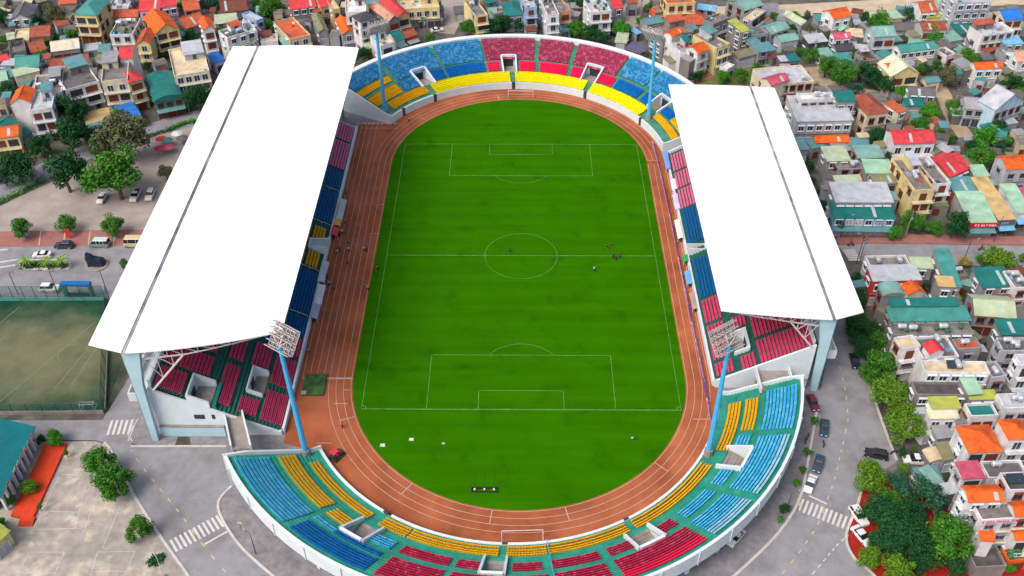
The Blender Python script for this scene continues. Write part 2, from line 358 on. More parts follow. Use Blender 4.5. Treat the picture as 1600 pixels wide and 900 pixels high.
for (x0, x1, y) in ((-37, -40, -51), (-37, -38.6, -47), (-37, -38.5, 9), (-37, -38.5, 22), (36.2, 40, -55), (36.2, 40, 44), (-39, -42, -62)):
    ribbon(b, [(x0, y), (x1, y)], .15, .164)
for th in (200, 235, 262, 284, 318, 45, 100, 140):
    s = 1 if th < 180 else -1
    c, d = math.cos(R(th)), math.sin(R(th)); ribbon(b, [(GC+(GR+.4)*c, s*GY+(GR+.4)*d), (GC+(GR+3.6)*c, s*GY+(GR+3.6)*d)], .15, .166)
struct(b.build('lane_line', M['line']))
b = MB()
def pl(P, wd=.15, z=.158): ribbon(b, P, wd, z)
for s in (-1, 1):
    pl([(s*34, -52.6), (s*34, 52.6)]); pl([(-34, s*52.5), (34, s*52.5)], .24 if s < 0 else .15, .1585)
    for hw, dp in ((20.15, 16.5), (9.16, 5.5)):
        for q in (-1, 1): pl([(q*hw, s*52.5), (q*hw, s*(52.5-dp))], .14, .159)
        pl([(-hw, s*(52.5-dp)), (hw, s*(52.5-dp))], .14, .1595)
    A = [(9.15*math.cos(R(t)), s*(41.5-9.15*math.sin(R(t)))) for t in range(37, 144, 3)]; pl(A, .12, .16)
    for q in (-1, 1): pl([(q*34-q*math.cos(R(t)), s*52.5-s*math.sin(R(t))) for t in range(0, 91, 15)], .16, .1605)
pl([(-34, 0), (34, 0)], .2, .161); pl([(9.15*math.cos(R(t)), 9.15*math.sin(R(t))) for t in range(0, 364, 4)], .11, .1612)
struct(b.build('pitch_marking', M['pline']))
# five-a-side pitch beyond the west road
T = [at(-190, 470), at(165, 468), at(200, 552), at(165, 642), at(-190, 645)]
poly('training_turf', [(-190, 470), (172, 467), (197, 552), (163, 643), (-190, 645)], .05, M['turf2'])
b = MB()
for L_ in ([(30, 480), (0, 505)], [(0, 628), (150, 502)], [(85, 608), (165, 512)], [(110, 605), (150, 545)], [(-40, 565), (10, 525)]): ribbon(b, wp(L_), .14, .056)
c0 = at(112, 552); ribbon(b, [(c0.x+3*math.cos(R(t)), c0.y+3*math.sin(R(t))) for t in range(60, 250, 10)], .13, .058)
struct(b.build('training_marking', mat('faint_line', '#83906f', var=.1)))

# ---------------------------------------------------------------- stadium
def seat(b, p, fx, fy, w=.46):
    """one shell seat; p = back-bottom centre on the tread, (fx, fy) = unit vector the sitter faces"""
    px, py, pz = p; sx, sy = -fy*w/2, fx*w/2
    def q(d, s, z): return (px+fx*d+sx*s, py+fy*d+sy*s, pz+z)
    n = len(b.v)
    b.v += [q(.42, -1, .3), q(.42, 1, .3), q(.42, -1, .44), q(.42, 1, .44), q(.12, -1, .42), q(.12, 1, .42), q(.06, -1, .86), q(.06, 1, .86), q(-.02, -1, .86), q(-.02, 1, .86), q(.0, -1, .3), q(.0, 1, .3)]
    for f in ((0, 1, 3, 2), (2, 3, 5, 4), (4, 5, 7, 6), (6, 7, 9, 8), (8, 9, 11, 10), (2, 4, 10, 0), (3, 1, 11, 5), (4, 6, 8, 10), (5, 11, 9, 7)):
        b.f.append(tuple(n+i for i in f)); b.m.append(0)
def ip(x, xs, ys):
    for i in range(len(xs)-1):
        if x <= xs[i+1]: return ys[i]+(ys[i+1]-ys[i])*max(0, (x-xs[i]))/(xs[i+1]-xs[i])
    return ys[-1]
ROW = .695
def curved_stand(name, label, sg, rw, rs, z0, zt, wallh, ter, blocks, voms, t0, t1, gates, gap=None):
    root = thing(name, label, 'grandstand', (-2.4, sg*42.1, 0))
    n = int(round((60.7-rs)/ROW)); dz = (zt-z0)/n
    def zr(r): return z0 if r < rs else z0+min(n-1, int((r-rs)/ROW))*dz+dz*.5
    def P(r, th, z):
        cx = .6-1.2*(r-44)/18
        return (cx+r*math.cos(R(th)), sg*r*math.sin(R(th)), z)
    def inv(r, th): return any(a <= th <= c and r0 <= r <= r1 for a, c, r0, r1 in voms)
    b = MB(); rr = [rw+.3] + [rs+ROW*i for i in range(n+1)]; rr[-1] = 61.6
    th = t0
    while th < t1-.01:
        tb = min(t1, th+1)
        tm = (th+tb)/2
        for i in range(len(rr)-1):
            z = z0 if i == 0 else z0+(i-.5)*dz; zp = z0 if i < 2 else z-dz
            if inv((rr[i]+rr[i+1])/2, tm): continue
            b.face([P(rr[i], th, z), P(rr[i+1], th, z), P(rr[i+1], tb, z), P(rr[i], tb, z)][::sg])
            if z > zp: b.face([P(rr[i], th, zp), P(rr[i], th, z), P(rr[i], tb, z), P(rr[i], tb, zp)][::sg])
        th = tb
    b.build('terrace', ter, root)
    RIM = [((60.9, 8.0), (60.9, 9.7)), ((60.9, 9.7), (62.3, 9.9)), ((62.3, 9.9), (62.2, 4.6)), ((62.2, 4.6), (58.2, 4.4)), ((58.2, 4.4), (58.2, 0))] if sg > 0 else [((61.55, 8.0), (61.55, 9.2)), ((61.55, 9.2), (62.15, 9.2)), ((62.15, 9.2), (62.2, 5.7)), ((62.2, 5.7), (58.2, 5.0)), ((58.2, 5.0), (58.2, 0))]
    # outer wall with its wide top, inner face, buttresses
    b = MB(); b2 = MB(); th = t0
    while th < t1-.01:
        tb = min(t1, th+2)
        for q in RIM:
            b.face([P(q[0][0], th, q[0][1]), P(q[1][0], th, q[1][1]), P(q[1][0], tb, q[1][1]), P(q[0][0], tb, q[0][1])][::sg])
        th = tb
    for i in range(19):
        t = t0+3+(t1-t0-6)*i/18
        b.hexa([P(62.1, t-.08, 5.5), P(62.36, t-.08, 5.5), P(62.36, t+.08, 5.5), P(62.1, t+.08, 5.5)][::sg], [P(62.0, t-.08, 9.1), P(62.36, t-.08, 9.1), P(62.36, t+.08, 9.1), P(62.0, t+.08, 9.1)][::sg])
        b.hexa([P(59.4, t-.35, 0), P(60.2, t-.35, 0), P(60.2, t+.35, 0), P(59.4, t+.35, 0)][::sg], [P(59.4, t-.35, 4.75), P(60.4, t-.35, 4.75), P(60.4, t+.35, 4.75), P(59.4, t+.35, 4.75)][::sg])
    b.build('outer_wall', M['white'], root)
    for i in range(2, 18, 3):
        t = t0+3+(t1-t0-6)*(i+.5)/18; b = MB()
        b.hexa([P(57.6, t-1.6, .1), P(58.26, t-1.6, .1), P(58.26, t+1.6, .1), P(57.6, t+1.6, .1)][::sg], [P(57.6, t-1.6, 3.2), P(58.26, t-1.6, 3.2), P(58.26, t+1.6, 3.2), P(57.6, t+1.6, 3.2)][::sg])
        b.build('archway', M['dark'], root)
    b = MB(); th = t0
    while th < t1-.01:
        tb = min(t1, th+2)
        if not any(a < (th+tb)/2 < c for a, c in (gap or [])):
            for q in [((rw, 0), (rw, wallh)), ((rw, wallh), (rw+.55, wallh)), ((rw+.55, wallh), (rw+.55, z0-.3))]:
                b.face([P(q[0][0], th, q[0][1]), P(q[1][0], th, q[1][1]), P(q[1][0], tb, q[1][1]), P(q[0][0], tb, q[0][1])][::sg])
        elif b.f: b.build('front_wall', M['white'], root); b = MB()
        th = tb
    b.build('front_wall', M['white'], root)
    for t in gates:
        b = MB(); b.hexa([P(rw-.06, t-.7, .1), P(rw+.5, t-.7, .1), P(rw+.5, t+.7, .1), P(rw-.06, t+.7, .1)][::sg], [P(rw-.06, t-.7, wallh+.04), P(rw+.5, t-.7, wallh+.04), P(rw+.5, t+.7, wallh+.04), P(rw-.06, t+.7, wallh+.04)][::sg])
        b.build('gate', M['darkmet'], root)
    for t, s in ((t0, -1), (t1, 1)):        # end walls
        b = MB(); ta = t+s*.45
        rr2 = [rw, rs, 49, 52.2, 54.8, 58, 62.3]
        for i in range(len(rr2)-1):
            ra, rb = rr2[i], rr2[i+1]
            za = max(wallh, ip(ra, [rs, 60.7], [z0, zt])+1.0); zb = max(wallh, ip(rb, [rs, 60.7], [z0, zt])+1.0)
            if i == 4: za -= .0
            q = [P(ra, t, 0), P(rb, t, 0), P(rb, ta, 0), P(ra, ta, 0)]; u = [P(ra, t, za), P(rb, t, zb), P(rb, ta, zb), P(ra, ta, za)]
            if sg*s < 0: q = q[::-1]; u = u[::-1]
            b.hexa(q, u)
        b.build('end_wall', M['white'], root)
    for (r0, r1, a, c, k) in blocks:
        b = MB(); i0 = math.ceil((r0-rs)/ROW-.35); i1 = math.floor((r1-rs)/ROW+.35)
        a, c = min(a, c), max(a, c)
        for i in range(i0, i1):
            r = rs+ROW*(i+.95); z = z0 if i < 0 else z0+(i+.5)*dz
            m = max(1, int(R(c-a)*r/.52))
            for j in range(m):
                t = a+(c-a)*(j+.5)/m
                x, y, _ = P(r, t, z); seat(b, (x, y, z), -math.cos(R(t)), -sg*math.sin(R(t)))
        if b.f: b.build('seat_block', SEAT[k], root)
    for a, c, r0, r1 in voms:
        b = MB(); zf = ip(r0, [rs, 60.7], [z0, zt])
        for t, s in ((a, 1), (c, -1)):
            ta = t-s*.5
            for ra, rb in ((r0-.8, (r0+r1)/2), ((r0+r1)/2, r1)):
                za = ip(ra, [rs, 60.7], [z0, zt])+1.05; zb = ip(rb, [rs, 60.7], [z0, zt])+1.05
                q = [P(ra, t, zf-1.6), P(rb, t, zf-1.6), P(rb, ta, zf-1.6), P(ra, ta, zf-1.6)]; u = [P(ra, t, za), P(rb, t, zb), P(rb, ta, zb), P(ra, ta, za)]
                if sg*s > 0: q = q[::-1]; u = u[::-1]
                b.hexa(q, u)
        zb = ip(r1, [rs, 60.7], [z0, zt])+1.1
        b.hexa([P(r1-.3, a, zf-1.6), P(r1+.25, a, zf-1.6), P(r1+.25, c, zf-1.6), P(r1-.3, c, zf-1.6)][::sg], [P(r1-.3, a, zb), P(r1+.25, a, zb), P(r1+.25, c, zb), P(r1-.3, c, zb)][::sg])
        v = b.build('vomitory', M['white'], root)
        b = MB()
        for j in range(6):
            ra, rb = r0+(r1-r0)*j/6, r0+(r1-r0)*(j+1)/6; z = zf-.12*(j+.5)
            b.face([P(ra, a, z), P(rb, a, z), P(rb, c, z), P(ra, c, z)][::sg])
            b.face([P(rb, a, z-.12), P(rb, a, z), P(rb, c, z), P(rb, c, z-.12)])
        b.build('stair', M['conc'], v)
        b = MB(); m_ = (a+c)/2; q = (c-a)*.36
        b.hexa([P(r1-.42, m_-q, zf-.7), P(r1-.26, m_-q, zf-.7), P(r1-.26, m_+q, zf-.7), P(r1-.42, m_+q, zf-.7)][::sg], [P(r1-.42, m_-q, zf+1.9), P(r1-.26, m_-q, zf+1.9), P(r1-.26, m_+q, zf+1.9), P(r1-.42, m_+q, zf+1.9)][::sg])
        b.build('opening', M['dark'], v)
    return root

Sb = []
Y0, Y1, Mi0, Mi1, U0, U1 = 45.2, 48.1, 50.0, 53.5, 54.4, 60.75
for a, c in ((124, 146.2),): Sb.append((46.0, 48.2, a, c, 'am'))
for a, c in ((113.8, 121), (92.6, 113.4), (81.8, 90.9), (62.2, 81.4), (34, 60.4), (12.2, 28.5)): Sb.append((Y0 if a > 30 else 46.6, Y1 if a > 30 else 49.4, a, c, 'am'))
Sb += [(49.5, 52.9, 131.6, 149, 'am'), (50, 53.5, 124.7, 129.8, 'am'), (50, 53.4, 113.7, 118.8, 'lb'), (54.3, 61, 131.1, 148.8, 'lb'), (54.6, 56.1, 124.3, 129.6, 'lb'), (54.6, 56.1, 113.9, 124.1, 'db'), (56.2, 60.9, 113.5, 129.5, 'db'),
       (Mi0, Mi1, 101.6, 111.8, 'cr'), (Mi0, Mi1, 95, 100.2, 'cr'), (Mi0, Mi1, 83.4, 89.2, 'cr'), (Mi0, Mi1, 71.7, 81.3, 'cr'), (Mi0, Mi1, 64.6, 69.7, 'cr'), (Mi0, Mi1, 53.7, 57.8, 'cr'),
       (U0, U1, 101.5, 111.8, 'cr'), (U0, U1, 92.5, 100.3, 'cr'), (U0, U1, 82.5, 90.6, 'cr'), (U0, U1, 71.7, 81.3, 'cr'), (U0, 58.5, 53.8, 69.9, 'cr'), (58.6, 60.8, 53.8, 69.9, 'br'),
       (Mi0, 53.3, 42, 51.4, 'lb'), (U0, 58.6, 42, 52.2, 'lb'), (58.7, U1, 42, 52.2, 'lw'), (Mi0, 53.3, 34.9, 39.8, 'lb'), (U0, 59.3, 24, 40, 'lb'), (59.4, U1, 24, 40, 'lw'), (Mi0, 53.3, 23.6, 27.2, 'lb'), (50.2, 53.5, 11.9, 22, 'am'), (U0, U1, 10.5, 22.2, 'lb')]
south = curved_stand('curved_grandstand', 'curved open grandstand at the near end with light blue, amber and crimson seat blocks', -1, 44.6, 46.8, 1.1, 8.6, 1.3, M['terS'], Sb,
    [(119, 124, 49.5, 54.4), (90.8, 95, 49.5, 54.4), (58.5, 64, 49.5, 54.4), (28, 34, 49.8, 54.4)], 8.6, 150, (122.3, 91.5, 61), gap=[(121, 123.2)])
b = MB()
for i in range(12):
    r0, r1 = 45+1.3*i, 45+1.3*(i+1); q = lambda r: (.6-1.2*(r-44)/18+r*math.cos(R(81.55)), -r*math.sin(R(81.55)), ip(r, [46.8, 60.7], [1.1, 8.6])+1.1)
    b.bar(q(r0), q(r1), .09); a = q(r0); b.bar((a[0], a[1], a[2]-1.1), a, .05)
b.build('handrail', M['skyb'], south)
Nb = []
for a, c in ((91.9, 124.1), (60.9, 89.9), (31.6, 58.5)): Nb.append((43.4, 47.2, a, c, 'ye'))
Nb += [(44.4, 47.4, 126.5, 144.8, 'am'), (45.8, 48.2, 9, 26.2, 'am'), (47.8, 51.5, 95.2, 99.8, 'br'), (47.6, 51.6, 82.4, 87.9, 'br'), (47.4, 51.6, 70.2, 80.5, 'br'), (47.4, 51.6, 64.3, 68.5, 'br'), (48, 51.5, 51.3, 57.9, 'br'),
       (52.3, 60.7, 83.0, 99.7, 'ma'), (52.3, 60.7, 70.7, 81.3, 'ma'), (52.3, 60.7, 52.4, 69, 'ma'), (47.8, 51.4, 100.8, 115.3, 'db'), (47.8, 51.5, 116.2, 121.5, 'db'), (52.2, 60.7, 100.4, 115, 'lbn'), (52, 60.7, 116.2, 133.2, 'lbn'),
       (47.9, 51.5, 127.6, 134.4, 'lbn'), (55.5, 60.7, 134.9, 149, 'lbn'), (52.7, 55.4, 135.1, 149.3, 'am'), (48, 51.7, 135.4, 149, 'am'), (48, 51.5, 39.2, 50.3, 'db'), (48, 51.5, 33, 37.4, 'db'), (52.5, 60.7, 40.5, 51.5, 'lbn'),
       (53, 60.7, 24, 39.5, 'lbn'), (48.4, 52, 21, 26.4, 'db'), (48.8, 52, 9, 19.6, 'am'), (53, 60.7, 9, 22.6, 'lbn')]
north = curved_stand('curved_grandstand', 'curved open grandstand at the far end with yellow front rows and maroon centre', 1, 43.2, 44.6, 2.4, 8.6, 2.5, M['terN'], Nb,
    [(122, 127, 47.8, 53.6), (89.5, 94, 47.8, 53.6), (58, 63.5, 47.8, 53.6), (27, 32.3, 48.5, 53.6)], 8.6, 150, (90.8, 59.6, 29.5, 125.4, 142))

def straight_stand(name, label, s, xf, xs, xb, z0, zt, Yn, Yf, blocks, voms, wallx, parapet):
    root = thing(name, label, 'grandstand', (0, 0, 0))
    n = int(round((xb-xs)/.71)); rw = (xb-xs)/n; dz = (zt-z0)/n
    b = MB(); ys = [Yn]
    cuts = sorted({v for q in voms for v in q[:2]} | {Yn, Yf})
    def X(x): return s*x
    for a, c in zip(cuts[:-1], cuts[1:]):
        for i in range(-1, n):
            x0 = xs+i*rw if i >= 0 else xf; x1 = xs+(i+1)*rw; z = z0+max(0, i+.5)*dz if i >= 0 else z0
            if any(v[0] <= (a+c)/2 <= v[1] and v[2] <= (x0+x1)/2 <= v[3] for v in voms): continue
            fl = -s
            b.face([(X(x0), a, z), (X(x0), c, z), (X(x1), c, z), (X(x1), a, z)][::fl])
            if i >= 0: b.face([(X(x0), a, z-dz if i else z0), (X(x0), c, z-dz if i else z0), (X(x0), c, z), (X(x0), a, z)][::fl])
    b.build('terrace', M['terW'], root)
    zx = lambda x: ip(x, [xs, xb], [z0, zt])
    b = MB(); b.box(min(X(wallx), X(wallx+.5)), max(X(wallx), X(wallx+.5)), Yn, Yf, 0, z0+.25); b.build('front_wall', M['white'], root)
    b = MB(); b.box(min(X(xb), X(xb+.6)), max(X(xb), X(xb+.6)), Yn+.6, Yf-.6, 0, zt+1.2); b.build('back_wall', M['white'], root)
    for y0, y1 in ((Yn-.5, Yn-.05), (Yf+.05, Yf+.5)):
        b = MB(); P = [(wallx+.5, 0), (wallx+.5, z0+parapet), (xs, z0+parapet-.1), (xb+.6, zt+parapet-.1), (xb+.6, 0)]
        k = len(b.v); b.v += [(X(x), y0, z) for x, z in P]+[(X(x), y1, z) for x, z in P]; m = len(P)
        b.f += [tuple(k+i for i in range(m)), tuple(k+m+m-1-i for i in range(m))]+[(k+i, k+m+i, k+m+(i+1) % m, k+(i+1) % m) for i in range(m)]; b.m += [0]*(m+2)
        e = b.build('end_wall', M['white'], root)
        b = MB(); yy = (y0-.45, y0-.01) if y0 < 0 else (y1+.01, y1+.45)
        b.box(min(X(wallx+12), X(xb+.4)), max(X(wallx+12), X(xb+.4)), yy[0], yy[1], 0, 2.9, 0)
        yc = (yy[0]-.12, yy[1]+.0) if y0 < 0 else (yy[0], yy[1]+.12)
        b.box(min(X(wallx+11.9), X(xb+.4)), max(X(wallx+11.9), X(xb+.4)), yc[0], yc[1], 2.905, 3.15, 1); b.build('plinth', [M['pale'], M['conc']], e)
    for (x0, x1, y0, y1, k) in blocks:
        b = MB(); i0 = math.ceil((x0-xs)/rw-.4); i1 = math.floor((x1-xs)/rw+.4); y0, y1 = min(y0, y1), max(y0, y1)
        m = max(1, int((y1-y0)/.54))
        for i in range(i0, i1):
            for j in range(m): seat(b, (X(xs+rw*(i+.95)), y0+(y1-y0)*(j+.5)/m, z0+max(0, i+.5)*dz), -s, 0)
        if b.f: b.build('seat_block', SEAT[k], root)
    for (y0, y1, x0, x1) in voms:
        b = MB(); zf = zx(x0)-.5; t = .4
        for ya, yb in ((y0, y0+t), (y1-t, y1)):
            q = [(X(x0-.3), ya, zf-1), (X(x1), ya, zf-1), (X(x1), yb, zf-1), (X(x0-.3), yb, zf-1)]; u = [(X(x0-.3), ya, zx(x0)+.9), (X(x1), ya, zx(x1)+1), (X(x1), yb, zx(x1)+1), (X(x0-.3), yb, zx(x0)+.9)]
            if s < 0: q = q[::-1]; u = u[::-1]
            b.hexa(q, u)
        b.box(min(X(x1-.35), X(x1)), max(X(x1-.35), X(x1)), y0+t, y1-t, zf-1, zx(x1)+1)
        v = b.build('vomitory', M['white'], root)
        b = MB(); b.box(min(X(x0-.2), X(x1-.35)), max(X(x0-.2), X(x1-.35)), y0+t, y1-t, zf-.6, zf-.05); b.build('floor', M['conc'], v)
        b = MB(); b.box(min(X(x1-.4), X(x1-.45)), max(X(x1-.4), X(x1-.45)), (y0+y1)/2-1.2, (y0+y1)/2+1.2, zf, zf+2.1); b.build('opening', M['dark'], v)
    return root, X, zx

Wb = []
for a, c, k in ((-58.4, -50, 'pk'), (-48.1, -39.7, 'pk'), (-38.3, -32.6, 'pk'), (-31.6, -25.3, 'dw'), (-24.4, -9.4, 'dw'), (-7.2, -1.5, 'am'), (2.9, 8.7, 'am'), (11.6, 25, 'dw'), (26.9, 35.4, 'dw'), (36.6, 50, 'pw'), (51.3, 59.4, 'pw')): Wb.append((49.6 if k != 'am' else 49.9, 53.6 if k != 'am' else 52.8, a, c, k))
for x0, x1 in ((54.7, 58.4), (59.3, 62.3), (64.5, 73.4)):
    for a, c, k in ((-36, -23, 'dw'), (-22, -9.5, 'dw'), (-8, 8, 'am'), (10, 22, 'dw'), (23, 35.4, 'dw'), (36.6, 47, 'pk'), (48.2, 59, 'pk')): Wb.append((x0, x1, a, c, k))
Wb += [(54.7, 58.4, -58.4, -53.9, 'pk'), (54.7, 58.4, -44.8, -37.8, 'pk'), (59.3, 62.2, -57.9, -46.6, 'pk'), (59.3, 62.2, -45, -37.8, 'pk'), (67.7, 73.3, -58.8, -53.1, 'pk'), (64.5, 73.3, -52, -46.5, 'pk'), (64.5, 73.3, -45.2, -37.6, 'pk')]
west, WX, Wz = straight_stand('roofed_grandstand', 'tall grandstand under the wide white roof on the left with pink, navy and yellow seats', -1, 49.5, 50.2, 73.8, 1.2, 13.8, -59.3, 60.2, Wb,
    [(-52.6, -45.4, 54.7, 57.6), (-59.3, -52.9, 63.4, 67.4)], 49, 0)
Eb = []
for x0, x1 in ((42.5, 46.3), (47.1, 50.4), (51.3, 61.1)):
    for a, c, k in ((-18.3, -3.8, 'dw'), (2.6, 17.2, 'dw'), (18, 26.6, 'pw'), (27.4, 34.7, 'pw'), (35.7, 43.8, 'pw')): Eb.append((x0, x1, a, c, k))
Eb += [(42.5, 46.3, -44.2, -40.4, 'pk'), (42.5, 46.3, -39.3, -32.6, 'pk'), (42.5, 46.3, -31.6, -28.2, 'pk'), (42.5, 46.3, -27.1, -19.2, 'pk'), (47.1, 50.4, -44.9, -41, 'pk'), (47.1, 50.4, -32, -28.6, 'pk'), (47.1, 50.4, -27.1, -19.2, 'pk'),
       (51.3, 61.1, -45, -38.1, 'pk'), (51.3, 61.1, -37, -29.3, 'pk'), (51.3, 61.1, -28.2, -19.2, 'pk')]
east, EX, Ez = straight_stand('roofed_grandstand', 'smaller grandstand under the narrower white roof on the right with navy and pink seats', 1, 42, 42.4, 61.2, 1.4, 12, -45.3, 45.3, Eb, [(-39.8, -33.3, 47.1, 50)], 41.6, 1.0)

def canopy(root, s, xf, xg, xo, zf, zg, zo, yf, yg, yo, cols, zseat):
    """thin white roof in two sheets either side of a gutter, on columns and lattice trusses"""
    def Y(x):
        if x <= xg: t = (x-xf)/(xg-xf); return yf+(yg-yf)*(1-(1-t)**1.8)
        return yg+(yo-yg)*(x-xg)/(xo-xg)
    def Z(x): return zf+(zg-zf)*(x-xf)/(xg-xf) if x <= xg else zg+(zo-zg)*(x-xg)/(xo-xg)
    for nm, xs in (('roof_sheet', [xf+(xg-.38-xf)*i/10 for i in range(11)]), ('roof_sheet', [xg+.38, (xg+xo)/2, xo])):
        b = MB()
        for a, c in zip(xs[:-1], xs[1:]):
            ny = 12
            for j in range(ny):
                def V(x, t, dz=0): return (s*x, -Y(x)+2*Y(x)*t, Z(x)+dz)
                t0, t1 = j/ny, (j+1)/ny
                b.face([V(a, t0), V(c, t0), V(c, t1), V(a, t1)][::s]); b.face([V(a, t0, -.3), V(a, t1, -.3), V(c, t1, -.3), V(c, t0, -.3)][::s])
            for q in (0, 1): b.face([V(a, q), V(c, q), V(c, q, -.3), V(a, q, -.3)])
        for x in (xs[0], xs[-1]): b.face([(s*x, -Y(x), Z(x)), (s*x, Y(x), Z(x)), (s*x, Y(x), Z(x)-.3), (s*x, -Y(x), Z(x)-.3)])
        b.build(nm, M['roofw'], root)
    b = MB(); b.box(min(s*(xg-.4), s*(xg+.4)), max(s*(xg-.4), s*(xg+.4)), -yg+.05, yg-.05, zg-.36, zg-.17)
    b.box(min(s*(xg-.16), s*(xg-.03)), max(s*(xg-.16), s*(xg-.03)), -yg+.3, yg-.3, zg-.165, zg-.05); b.build('gutter', M['gutter'], root)
    ymax = yg-1.5
    for k in range(cols):
        y = -ymax+2*ymax*k/(cols-1)
        b = MB(); t = .55
        def bx(x): return s*x
        q = [(bx(xg-.3), y-t, 0), (bx(xg+.9), y-t, 0), (bx(xg+.9), y+t, 0), (bx(xg-.3), y+t, 0)]; u = [(bx(xg-2.6), y-t, zg-.6), (bx(xg+.9), y-t, zg-.6), (bx(xg+.9), y+t, zg-.6), (bx(xg-2.6), y+t, zg-.6)]
        mid = [(bx(xg-1.0), y-t, zg*.62), (bx(xg+.9), y-t, zg*.62), (bx(xg+.9), y+t, zg*.62), (bx(xg-1.0), y+t, zg*.62)]
        if s < 0: q, u, mid = q[::-1], u[::-1], mid[::-1]
        b.hexa(q, mid); b.hexa(mid, u)
        b.box(min(bx(xg+.9), bx(xg+1.15)), max(bx(xg+.9), bx(xg+1.15)), y-.35, y+.35, 0, zg-.6, 1)
        b.build('column', [M['pale'], M['gutter']], root)
        b = MB(); yy = y if abs(y) < ymax-1 else y-math.copysign(.2, y)
        N_ = 9; top = []; bot = []
        for i in range(N_+1):
            x = xg-1.5+(xf+1.2-(xg-1.5))*i/N_
            zt_ = Z(x)-.75; top.append(Vector((bx(x), yy if abs(yy) < Y(x)-1 else math.copysign(Y(x)-1, yy), zt_)))
            d = max(.25, 2.9-i*.32); bot.append(Vector((bx(x), top[-1].y, zt_-d)))
        for i in range(N_):
            b.bar(top[i], top[i+1], .14); b.bar(bot[i], bot[i+1], .14); b.bar(top[i], bot[i+1], .09); b.bar(top[i+1], bot[i+1], .09)
        xa = xg-2.2; xm = xg-(xg-xf)*.36
        b.bar((bx(xa-.2), yy, zseat+.6), (bx(xm), yy, Z(xm)-2.6), .22); b.bar((bx(xa), yy, zg-3.2), (bx(xm), yy, Z(xm)-2.6), .12)
        for t_ in (.35, .7):
            p = Vector((bx(xa-.2), yy, zseat+.6)).lerp(Vector((bx(xm), yy, Z(xm)-2.6)), t_); q_ = Vector((bx(xa), yy, zg-3.2)).lerp(Vector((bx(xm), yy, Z(xm)-2.6)), t_)
            b.bar(p, q_, .09); b.bar(p, Vector((bx(xa), yy, zg-3.2)).lerp(Vector((bx(xm), yy, Z(xm)-2.6)), max(0, t_-.33)), .08)
        b.build('truss', M['steel'], root)
    b = MB()
    for i in range(5):
        x = xf+1.0+(xg-3-xf)*i/4; b.bar((bx(x), -Y(x)+1.2, Z(x)-.6), (bx(x), Y(x)-1.2, Z(x)-.6), .1)
    b.build('purlin', M['steel'], root)
    # gallery along the back
    b = MB(); zq = zseat-3.6; x0, x1 = xg+1.2, xg+3.8
    b.box(min(bx(x0), bx(x1)), max(bx(x0), bx(x1)), -yg+3, yg-3, zq-.4, zq)
    b.box(min(bx(x1-.25), bx(x1)), max(bx(x1-.25), bx(x1)), -yg+3, yg-3, zq, zq+1.8); b.box(min(bx(x0), bx(x1-.25)), max(bx(x0), bx(x1-.25)), -yg+3, -yg+3.3, zq, zq+1.8)
    b.box(min(bx(x0), bx(x1-.25)), max(bx(x0), bx(x1-.25)), yg-3.3, yg-3, zq, zq+1.8)
    b.build('gallery', M['white'], root)
canopy(west, -1, 45.6, 75.0, 81.8, 28, 26.3, 27, 58.2, 62.5, 61.0, 11, 13.8)
canopy(east, 1, 40.3, 63.1, 69.3, 23.2, 22, 22.5, 46.4, 47.7, 45.9, 9, 12)
# entrance canopies in front of the roofed stands, the desk row, hand rails and end windows
b = MB(); b.box(-53.1, -48.6, -1.0, -.75, 1.2, 3.7, 0); b.box(-53.1, -48.6, 2.25, 2.5, 1.2, 3.7, 0); b.box(-53.4, -53.1, -1.0, 2.5, 1.2, 3.9, 0); b.box(-53.1, -48.4, -.75, 2.25, 3.3, 3.45, 1)
b.build('tunnel_canopy', [M['white'], mat('frosted_sheet', '#b4ccd0', rough=.3, var=.1)], west)
b = MB(); b.box(-54.3, -53.85, -6.3, 8.1, 3.2, 4.3); b.build('desk', mat('tan_wood', '#b98a50', var=.12), west)
b = MB()
for y in (10.4, -8.3, 25.9, -24.9, 50.6):
    b.bar((-49.8, y, 1.9), (-54.2, y, 4.2), .06)
    for t in (0, .5, 1): b.bar((-49.8-4.4*t, y, 1+2.3*t), (-49.8-4.4*t, y, 1.9+2.3*t), .05)
b.build('handrail', M['steel'], west)
b = MB(); b.box(41.7, 46, -1.4, -1.15, 1.4, 3.6, 0); b.box(41.7, 46, .55, .8, 1.4, 3.6, 0); b.box(46, 46.25, -1.4, .8, 1.4, 3.8, 0); b.box(42.4, 45.9, -1.1, .5, 1.45, 1.6, 1)
b.build('tunnel_canopy', [M['white'], M['dark']], east)
def on_y(px, py, y):
    d = FW + RT*((px-800)/FPX) - UP*((py-450)/FPX); return CAMP + d*((y-CAMP.y)/d.y)
for x0, x1 in ((302.5, 321), (330, 337)):
    p = on_y(x0, 648, -59.83); q = on_y(x1, 654.5, -59.83); b = MB(); b.box(p.x, q.x, -59.86, -59.7, q.z, p.z); b.build('window', M['glass'], west)
b = MB(); b.box(-62.6, -61.9, -59.3, -52.9, 7.2, 8.4); b.box(-62.0, -50.4, -59.28, -59.2, 1.3, 1.6)
b.build('parapet', mat('teal_paint', '#1d7d7c', var=.1), west)

